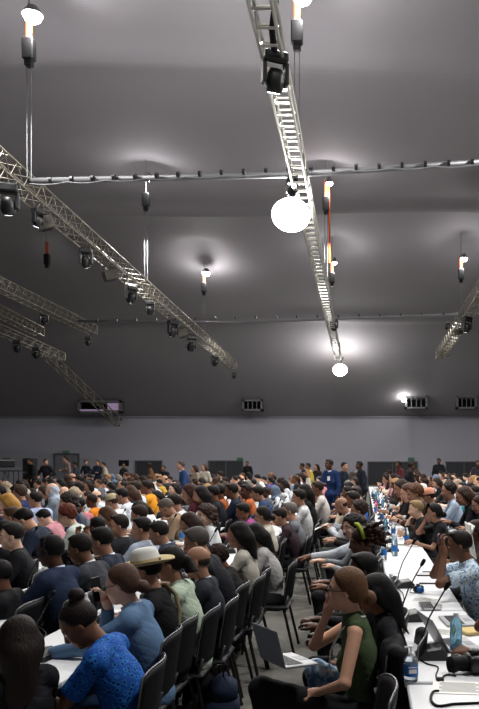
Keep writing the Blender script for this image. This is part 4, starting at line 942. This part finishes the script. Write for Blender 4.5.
# tables
tg = 'white conference tables in long rows'
for i in range(26):
    y = 3.84-.91+1.82*i
    if y < 29: table(.487, y+.0, -.004, f'white table right of the aisle, {ordw(i+1)} in the row from the camera', tg)
for r in range(0, 9):
    i = 0; y = max(2.4, 2.09*(1.5+r)-.3)
    while y < 27:
        i += 1; d = y; x = rowx(r, d)-.53
        table(x+.0, y, -.05 if d < 9.5 else 0, f'white table in {ordw(r+1)} row left of the aisle, {ordw(i)} in that row', tg); y += 1.82
for r, x0, y0 in ((1, 1.6, 12), (2, 2.6, 18), (3, 3.6, 24)):
    for i in range(6): table(x0, y0+1.82*i, 0, f'white table in {ordw(r)} extra row at right, {ordw(i+1)} in that row', tg)
# chairs under everybody
CH.sort(key=lambda q: q[1]); ZONE = lambda x: 'beside the aisle, left side' if -1.55 < x < -.6 else ('right side of the aisle' if x > -.6 and x < .5 else ('behind the right tables' if x >= .5 else None))
zc = {}
for i, (x, y, crz) in enumerate(CH):
    r = ZONE(x) or f'in {ordw(max(1, int(round((-x-1.0)))+1))} row left of aisle'
    zc[r] = zc.get(r, 0)+1
    chair(x, y, R(crz*.6+rnd.uniform(-4, 4)), f'black chair {r}, {ordw(zc[r])} from the camera', far=y > 16)
chair(-.12, 3.45, R(4), 'empty black chair with purplish rim at the bottom edge, beside the right table')
# --ITEMS--
# ---------------- things on the tables ----------------
TZ = .758
def onT(px, py, z=TZ):
    d = F*(EYE-z)/(py-HY); return Vector(((px-VX)*d/F, d, z))
def mic_proto():
    r = empty('gooseneck_microphone', (0, 0, 0)); b = MB()
    prof = [(-.075, .0), (-.08, .012), (-.03, .05), (.045, .062), (.078, .03), (.08, 0)]
    n = len(prof); vs = [(x, y, z) for y, q in ((-.075, .9), (-.06, 1), (.06, 1), (.075, .9)) for x, z in [(a*q, c*q) for a, c in prof]]
    fs = [(j*n+i, j*n+(i+1) % n, (j+1)*n+(i+1) % n, (j+1)*n+i) for j in range(3) for i in range(n)]+[tuple(range(n)), tuple(range(4*n-1, 3*n-1, -1))]
    b.add(vs, fs); b.build('microphone_base', M['black'], r)
    g = MB(); g.tube([(-.05, 0, .03), (-.045, 0, .1), (-.01, 0, .2), (.04, 0, .29), (.075, 0, .35)], .0045, 7); g.build('gooseneck', M['black'], r, True)
    h = MB(); h.tube([(.07, 0, .342), (.078, 0, .356), (.09, 0, .377), (.096, 0, .387)], [.008, .0125, .013, .008], 10); h.build('microphone_head', M['rubber'], r, True)
    return r
def tube_bottle(col, label_m=None, hgt=.2, rad=.032, cap=True, name='water_bottle'):
    r = empty(name, (0, 0, 0)); b = MB()
    b.lathe([(.001, 0), (rad*.9, 0), (rad, .01), (rad*.96, hgt*.3), (rad, hgt*.45), (rad*.96, hgt*.6), (rad*.95, hgt*.72), (rad*.4, hgt*.88), (rad*.38, hgt*.93), (.001, hgt*.93)], (0, 0, 0), 18); b.build('bottle_body', col, r, True)
    if cap: c = MB(); c.lathe([(.001, hgt), (rad*.42, hgt), (rad*.44, hgt*.91), (rad*.42, hgt*.9)], (0, 0, 0), 14); c.build('bottle_cap', M['table'], r)
    if label_m: l = MB(); l.lathe([(rad*1.03, hgt*.25), (rad*1.03, hgt*.55)], (0, 0, 0), 18); l.build('bottle_label', label_m, r)
    return r
def laptop(name, loc, rz, open_, label, w=.31, dp=.215, tilt=105):
    r = empty(name, loc, rz, label, 'laptop'); b = MB(); b.box((0, 0, .008), (dp, w, .014), bev=.004); b.build('keyboard_base', M['lapt'], r)
    k = MB()
    for i in range(5):
        for j in range(12): k.box((.03-i*.019-.02, -w/2+.03+j*(w-.06)/11, .0165), (.015, .018, .002))
    kk = k.build('keys', M['keys'], r); kk['kind'] = 'stuff'
    t = MB(); t.box((.065, 0, .0155), (.05, .09, .001)); t.build('trackpad', M['steel'], r)
    m3 = Matrix.Rotation(-R(tilt-90), 3, 'Y'); s = MB()
    if open_:
        c = Vector((-dp/2, 0, .012))+m3 @ Vector((0, 0, dp/2)); s.box(c, (.007, w, dp), m3, .003); l = s.build('lid', M['lapt'], r)
        q = MB(); q.box(c+m3 @ Vector((.0042, 0, 0)), (.002, w-.02, dp-.02), m3); q.build('screen', M['screen'], l)
    return r
def phone(loc, rot_, label, m):
    b = MB(); b.box((0, 0, 0), (.009, .075, .15), bev=.004); o = b.build('phone', m); s = MB(); s.box((.0048, 0, 0), (.0012, .068, .14)); s.build('screen', M['screen'], o)
    s = MB()
    for i in range(2): s.lathe([(.001, .003), (.008, .003), (.008, 0)], (-.0045, .02, .05-.022*i), 10, Matrix.Rotation(R(-90), 3, 'Y'))
    s.build('lens_cluster', M['black'], o)
    o.location = loc; o.rotation_euler = rot_; return tag(o, label, 'phone')
def paper(loc, rz, label, w=.21, l=.297, m='paper', group='papers on the tables', ink=True):
    b = MB(); b.box((0, 0, .0012), (w, l, .002)); b.build
    o = b.build('paper_sheet', M[m]); o.location = loc; o.rotation_euler = (0, 0, rz); tag(o, label, 'paper', group)
    if ink:
        k = MB()
        for i in range(11): k.box((w*.5-.03-i*(w-.05)/11, (.0 if i % 4 else .02), .0026), (.004, l*(.78 if i % 4 else .55), .0006))
        q = k.build('printed_lines', M['print'], o); q['kind'] = 'stuff'
    return o
mp = mic_proto(); first = True
def mic(x, y, rz, label, s=1.):
    global first
    o = mp if first else copy_tree(mp); first = False
    o.location = (x, y, TZ); o.rotation_euler = (0, 0, rz); o.scale = (s,)*3; tag(o, label, 'microphone', 'gooseneck microphones along the tables'); return o
for px, py, rz, s_, lab in ((431, 657, 0, 1.12, 'black gooseneck microphone nearest the camera on the right table'), (410, 620, .1, 1.1, 'second nearest gooseneck microphone on the right table, beside open laptop'), (404, 587, .1, 1.1, 'third nearest gooseneck microphone on the right table, by the small camera')):
    p = onT(px, py); mic(p.x, p.y, rz, lab, s_)
for i in range(15):
    y = 9.2+.95*i; mic(.33+rnd.uniform(-.03, .03), y, rnd.uniform(-.3, .5), f'gooseneck microphone further along the right table, {ordw(i+4)} from the camera')
for r, n in ((0, 12), (1, 10), (2, 7)):
    for i in range(n):
        y = 4.3+2*r+.95*i; mic(rowx(r, y)-.58, y, rnd.uniform(-.4, .3), f'gooseneck microphone on {ordw(r+1)} table row left of the aisle, {ordw(i+1)} along')
# hand sanitiser bottle
p = onT(411, 681); r = empty('pump_bottle', p, .2, 'clear pump bottle with blue label at the near left corner of the right table', 'bottle')
b = MB(); b.lathe([(.001, 0), (.033, 0), (.036, .008), (.036, .11), (.026, .125), (.013, .13), (.001, .13)], (0, 0, 0), 20); b.build('bottle_body', M['clear'], r, True)
b = MB(); b.lathe([(.0368, .03), (.0368, .088)], (0, 0, 0), 20); l = b.build('bottle_label', M['blue'], r)
b = MB(); b.box((0, -.0368, .058), (.04, .002, .02)); b.box((0, -.0368, .078), (.045, .002, .004)); b.build('white_print', M['paper'], l)
b = MB(); b.lathe([(.013, .13), (.014, .145), (.006, .148), (.005, .17), (.012, .172), (.012, .18), (.001, .182)], (0, 0, 0), 14); b.tube([(0, 0, .176), (-.035, 0, .174)], .005, 8); b.build('pump', M['table'], r)
# water bottles
wb = tube_bottle(M['cyan']); wb2 = tube_bottle(M['clear'], M['blue'], .22)
wb.location = onT(456, 652); wb.scale = (1.15,)*3; tag(wb, 'pale blue ribbed water bottle standing right of the open laptop', 'bottle', 'water bottles')
wb2.location = onT(397, 622); tag(wb2, 'clear water bottle at left edge of right table, by the black-haired woman', 'bottle', 'water bottles')
for px, py, lab in ((391, 602, 'clear bottle at the left edge of right table, second nearest'), (384, 560, 'clear bottle at left table edge beside the curly locks'), (395, 556, 'clear bottle right of the curly locks, on the right table')):
    o = copy_tree(wb2); o.location = onT(px, py); tag(o, lab, 'bottle', 'water bottles')
for i in range(16):
    o = copy_tree(wb2 if i % 3 else wb); y = 9+.9*i; o.location = (rnd.uniform(.24, .6), y, TZ); tag(o, f'small water bottle along the far right table, {ordw(i+1)} of those', 'bottle', 'water bottles')
for i in range(14):
    r_ = i % 3; o = copy_tree(wb2); y = 5+2.2*r_+.8*(i//3)*1.9; o.location = (rowx(r_, y)-.45, y, TZ); tag(o, f'water bottle on {ordw(r_+1)} left table row, {ordw(i//3+1)} along', 'bottle', 'water bottles')
o = copy_tree(wb2); o.location = onT(376, 512); o.scale = (1.1,)*3; tag(o, 'bright pink bottle standing on the far right table', 'bottle')
for c in o.children: c.data = c.data.copy(); c.data.materials[0] = M['pink']
# white spray bottle by the blazer woman
p = onT(86, 622); o = tube_bottle(M['table'], None, .2, .028, name='white_bottle'); o.location = p; tag(o, 'white bottle on the left table before the light blue blazer', 'bottle')
laptop('laptop', onT(458, 646), .22, True, 'open silver laptop standing on the right table by the blue bottle', tilt=120)
laptop('laptop', onT(458, 622), .1, False, 'closed flat grey laptop beyond the open one on the right table')
laptop('laptop', onT(430, 607), .05, False, 'dark thin notebook computer lying across the right table, further back', dp=.13, w=.3)
lp = laptop('laptop', P(289, 662, F/186), .0, True, 'open laptop with black screen on the lap of the green vest woman', tilt=108, w=.27, dp=.2); lp.rotation_euler = (0, .05, R(-4)); lp.rotation_euler[2] = R(36)
# small camera, big camera
def camera_thing(p, rz, label, s, lensm):
    r = empty('photo_camera', p, rz, label, 'camera'); r.scale = (s,)*3; b = MB(); b.box((0, 0, .045), (.13, .06, .085), bev=.015); b.box((0, 0, .098), (.05, .05, .03), bev=.01); b.box((.055, .0, .05), (.035, .075, .08), bev=.012); b.build('camera_body', M['black'], r, True)
    l = MB(); m3 = Matrix.Rotation(R(90), 3, 'X'); l.lathe([(.001, .02), (.036, .02), (.038, .06), (.034, .08), (.04, .11), (.036, .13), (.03, .122), (.001, .115)], (0, 0, .045), 20, m3); l.build('camera_lens', lensm, r, True)
    st = MB(); st.tube([(-.065, 0, .08), (-.11, .02, .03), (-.13, -.03, .006), (-.09, -.09, .006), (.0, -.1, .006)], .005, 6); st.build('neck_strap', M['rubber'], r)
    return r
camera_thing(onT(474, 672), R(-75), 'large black photo camera at the right edge of the near table', 1.1, M['rubber'])
camera_thing(onT(418, 592), R(20), 'small dark camera with blue lens further along the right table', .62, M['blue'])
for px, py, rz, lab, w_, l_ in ((463, 688, 1.45, 'large printed sheet by the near right corner below the black camera', .21, .3), (472, 652, .1, 'open white notebook at the right edge beside the blue bottle', .16, .2), (425, 600, 1.3, 'printed sheet between the second and third microphones', .2, .25), (408, 560, 1.4, 'white sheet at the far end of the nearest right tables', .2, .3),
        (440, 632, 1.2, 'white sheet under the closed grey laptop area', .2, .28), (400, 545, 1.5, 'sheet before the woman in black t-shirt', .2, .3), (430, 572, 1.5, 'sheet beside the pens on right table', .15, .2)):
    p = onT(px, py); paper((p.x, p.y, TZ), rz, lab, w_, l_, ink=px != 408)
for i in range(14): paper((rnd.uniform(.3, .62), 9+.95*i, TZ), rnd.uniform(1.2, 1.9), f'small paper on the far right table, {ordw(i+1)} along', .15, .21, ink=False)
for i in range(30):
    r_ = i % 3; y = 3.4+2*r_+.62*(i//3)*1.7; paper((rowx(r_, y)-rnd.uniform(.42, .55), y, TZ), rnd.uniform(1.2, 1.9), f'paper on {ordw(r_+1)} left table row, {ordw(i//3+1)} along', .17, .24, ink=y < 7)
for px, py, dx, lab in ((425, 576, .1, 'black pen case on the right table, upper one'), (428, 584, .1, 'black pen case on the right table, lower one')):
    b = MB(); b.box(onT(px, py)+Vector((0, 0, .006)), (.16, .035, .012), Matrix.Rotation(R(-4), 3, 'Z'), .004); tag(b.build('pen_case', M['black']), lab, 'case', 'black cases on the right table')
# bowl of snacks/jewellery wrist near the right edge
b = MB(); b.box(onT(470, 633)+Vector((0, 0, .012)), (.12, .16, .022), Matrix.Rotation(.3, 3, 'Z'), .006); tag(b.build('yellow_notebook', M['sand']), 'yellowish notebook at the right table edge above the white one', 'notebook')
# cables
def cable(pts, label, r=.004, m='rubber'):
    b = MB(); v = [onT(x, y, TZ+.005) for x, y in pts]; out = []
    for i in range(len(v)-1):
        a, b0, c, d = v[max(i-1, 0)], v[i], v[i+1], v[min(i+2, len(v)-1)]
        for t in (0, .25, .5, .75): out.append(.5*((2*b0)+(c-a)*t+(2*a-5*b0+4*c-d)*t*t+(3*b0-a-3*c+d)*t**3))
    out.append(v[-1]); b.tube(out, r, 7); tag(b.build('cable', M[m], smooth=True), label, 'cable')
cable([(419, 659), (428, 664), (438, 667), (436, 675), (438, 681)], 'thin black cable winding from the nearest microphone')
cable([(438, 681), (446, 675), (456, 676)], 'short cable with plug next to the printed sheet')
cable([(479, 703), (455, 704), (438, 706), (431, 700), (433, 692), (439, 691)], 'thick black cable at the bottom right of the table', .007)
cable([(396, 588), (402, 592), (404, 600), (400, 604)], 'thin cable beside the third microphone'); cable([(30, 630), (38, 627), (46, 634), (38, 642), (33, 640)], 'thin black cable on the near left table', .004)
b = MB(); b.box(onT(440, 681)+Vector((0, 0, .01)), (.04, .02, .02), bev=.004); tag(b.build('cable_plug', M['black']), 'black plug at the end of the winding cable', 'plug')
b = MB(); b.box(onT(424, 692)+Vector((.2, 0, .001)), (.004, .5, .002)); 
# phones held in hands
def hand_at(root, key, side, off=.09):
    p = _pm[key]['p']; v = p[side][2]+p[side][3]*off; return root.matrix_basis @ Vector(v)
def find(s): return next(o for o in C.objects if s in o.get('label', ''))
o = find('blazer with low'); phone(hand_at(o, 'blazer', 'r')+Vector((-.03, 0, .02)), (0, R(-10), R(-20)), 'dark phone held up by the woman in light blue blazer', M['black'])
o = find('blue shirt with white print taking'); a = hand_at(o, 'photog', 'l'); b_ = hand_at(o, 'photog', 'r'); phone((a+b_)/2+Vector((-.03, -.03, .03)), (R(90), 0, R(-10)), 'mauve phone held sideways by the man in blue print shirt', M['mauve'])
o = find('black t-shirt holding'); phone(hand_at(o, 'thinkwoman', 'r')+Vector((-.02, -.02, .03)), (0, R(15), R(-30)), 'dark phone by the head of the woman in black t-shirt', M['black'])
o = find('phone before his face'); phone(hand_at(o, 'phone', 'l')+Vector((-.02, .07, .02)), (R(90), 0, 0), 'light phone held up by the man in dark top, left middle', M['lapt'])
o = find('reading papers by'); a = hand_at(o, 'reader', 'l'); b_ = hand_at(o, 'reader', 'r'); q = paper((a+b_)/2+Vector((-.05, 0, -.01)), 0, 'booklet held by the bearded man in white shirt', .2, .28, group=None); q.rotation_euler = (0, R(-25), 0)
# strap, watch, lanyard, hairband, badge as parts of their wearers
def child(o, b, name, m): c = b.build(name, m, o); return c
o = find('cream straw hat'); p = _pm['hatman']['p']; b = MB(); S = Vector(p['S']); b.tube([S+Vector(q) for q in ((-.05, .11, .07), (.03, .12, .085), (.11, .08, .02), (.152, .02, -.08), (.158, -.05, -.18), (.12, -.13, -.28), (.03, -.175, -.34))], .014, 8); child(o, b, 'shoulder_strap', M['tan'])
o = find('light blue blazer with'); p = _pm['blazer']['p']; W = Vector(p['l'][2]); dr = Vector(p['l'][3]); b = MB(); b.tube([W-dr*.01, W+dr*.015], .031, 14); child(o, b, 'watch_strap', M['watch']); b = MB(); b.tube([W-dr*.05, W-dr*.015], .043, 14); child(o, b, 'white_cuff', M['shirtwhite']); b = MB(); b.box(W+Vector((0, -.02, .025)), (.035, .03, .012), bev=.004); child(o, b, 'watch_case', M['screen'])
o = find('green sleeveless vest with'); p = _pm['vestwoman']['p']; S = Vector(p['S']); b = MB(); b.tube([S+Vector(q) for q in ((.06, -.05, .06), (.0, -.085, .06), (-.085, -.075, -.02), (-.14, -.05, -.14), (-.15, -.02, -.26))], .006, 6); child(o, b, 'lanyard', M['paper'])
o = find('yellow-green band'); p = _pm['female']['p']; b = MB(); m4 = Matrix(p['Rh'].tolist()); hc = Vector(p['head']); b.tube([hc+m4 @ Vector((-.02+.05*abs(math.cos(t)), .11*math.cos(t), .03+.13*math.sin(t))) for t in [math.pi*k/14 for k in range(15)]], .016, 8); child(o, b, 'headband', mat('yellow_green_band', '8f9a35', .8))
o = find('black hair and headset'); p = _pm['upright']['p']; hc = Vector(p['head']); m4 = Matrix(p['Rh'].tolist()); b = MB()
b.tube([hc+m4 @ Vector((.01, .094*math.cos(t), .0+.142*math.sin(t))) for t in [math.pi*k/14 for k in range(15)]], .005, 7); b.tube([hc+m4 @ Vector((.005, -.082, -.005)), hc+m4 @ Vector((.005, -.1, -.005))], .026, 12); b.tube([hc+m4 @ Vector((.005, .082, -.005)), hc+m4 @ Vector((.005, .1, -.005))], .026, 12); child(o, b, 'headset', M['black'])
o = find('badge standing'); b = MB(); b.box((-.15, 0, 1.32), (.01, .07, .1), bev=.003); child(o, b, 'badge', M['paper'])
# bags
def bag(px, py, m, label, w_=.3, h_=.42, cat='bag'):
    d = F*EYE/(py-HY); r = empty('backpack', ((px-VX)*d/F, d, 0), .2, label, cat, 'bags on the floor'); b = MB(); n = 14
    b.box((0, 0, h_*.34), (w_*.8, w_, h_*.68), bev=.05); b.box((.01, 0, h_*.74), (w_*.62, w_*.86, h_*.5), bev=.07); b.build('bag_body', m, r, True)
    b = MB(); b.box((-.02, -w_*.44, h_*.32), (w_*.62, .09, h_*.42), bev=.03); b.build('front_pocket', m, r, True)
    b = MB(); b.tube([(-.05, 0, h_*.95), (-.03, 0, h_+.06), (.03, 0, h_+.06), (.05, 0, h_*.95)], .008, 8); b.build('carry_handle', M['black'], r)
bag(222, 735, M['navybag'], 'navy bag on the floor beside the aisle chairs at bottom'); bag(200, 725, M['bag'], 'black backpack left of the navy bag under the aisle chairs')
bag(252, 606, M['bag'], 'dark bag under the chair of the cream sweater woman', .24, .26)
# draped jacket on the green vest chair and bag on the aisle chair
def draped(x, y, m, label, name='draped_jacket', h=.5):
    f = Field((-.12, -.3, -.1), (.42, .3, 1.05), .014); f.cap((.25, -.19, .86), (.25, .19, .86), .035, .035, .03); f.ell((.285, -.02, .68), (.045, .22, .24), None, .05); f.ell((.21, 0, .76), (.03, .2, .12), None, .03)
    f.cap((.28, -.2, .84), (.3, -.24, .5), .05, .04, .03); f.cap((.28, .2, .84), (.3, .22, .52), .05, .04, .03); f.wrinkle(.008); V, Q = f.nets()
    o = link_mesh(name, np_mesh(name, V, Q, [m])); o.location = (x, y, 0); tag(o, label, 'jacket'); return o
o = find('green sleeveless vest with'); draped(o.location.x-.07, o.location.y, M['bag'], 'black jacket draped over the chair of the green vest woman')
# raised name card / white paper at right, folded over a screen
b = MB(); m3 = Matrix.Rotation(R(20), 3, 'Y'); b.box(P(466, 540, 8.0*DS), (.01, .34, .3), m3); b.box(P(466, 540, 8.0*DS)+Vector((.04, 0, 0)), (.01, .34, .3), Matrix.Rotation(R(-10), 3, 'Y')); tag(b.build('folded_paper', M['paper']), 'large white folded paper behind the woman in black t-shirt', 'paper')
# ---------------- far left equipment ----------------
d = 30*DS; x = (5-VX)*d/F; r = empty('television_camera', (x, d, 0), R(20), 'black television camera on a tripod at the far left edge', 'camera')
b = MB()
for a in (0, 2.1, 4.2): b.tube([(0, 0, 1.45), (.5*math.cos(a), .5*math.sin(a), 0)], .022, 7)
b.build('tripod', M['black'], r); b = MB(); b.box((0, 0, 1.68), (.62, .22, .26), bev=.04); b.box((.05, 0, 1.86), (.25, .06, .05), bev=.01); b.build('camera_body', M['black'], r)
b = MB(); b.lathe([(.001, .0), (.08, 0), (.085, .2), (.11, .25), (.11, .36), (.001, .34)], (-.3, 0, 1.68), 14, Matrix.Rotation(R(-90), 3, 'Y')); b.build('lens', M['rubber'], r)
b = MB(); b.tube([(.2, 0, 1.6), (.6, 0, 1.35)], .015, 6); b.build('pan_handle', M['black'], r)
d = 40*DS; x = (30-VX)*d/F
r = empty('loudspeaker_stack', (x, d, 0), 0, 'black loudspeaker stack at the far left by the back wall', 'loudspeaker'); b = MB()
for i in range(3): b.box((0, 0, .31+.62*i), (.46, .5, .61), bev=.03)
b.build('cabinet', M['black'], r)
b = MB()
for i in range(3): b.lathe([(.001, .0), (.15, .03), (.18, .05), (.2, .03)], (0, -.25, .31+.62*i), 16, Matrix.Rotation(R(90), 3, 'X'))
b.build('speaker_cone', M['rubber'], r)
b = MB(); d = 42*DS; a, c = (-6-VX)*d/F, (48-VX)*d/F
for z in (.5, 1.25): b.tube([(a, d, z), (c, d, z)], .03, 6)
for i in range(12): b.tube([(a+(c-a)*i/11, d, 0), (a+(c-a)*i/11, d, 1.25)], .02, 6)
tag(b.build('crowd_barrier', M['black']), 'dark railing barrier at the far left before the back wall', 'barrier')
for px, lab in ((124, 'dark monitor stand left of the first dark door'),):
    d = 44*DS; r = empty('monitor_stand', ((px-VX)*d/F, d, 0), 0, lab, 'monitor', 'monitor stands at the back'); b = MB(); b.tube([(0, 0, 0), (0, 0, 1.5)], .04, 8); b.box((0, 0, .02), (.5, .5, .03)); b.build('pole', M['black'], r); b = MB(); b.box((0, -.03, 1.6), (.5, .06, .3), bev=.01); b.build('monitor', M['screen'], r)
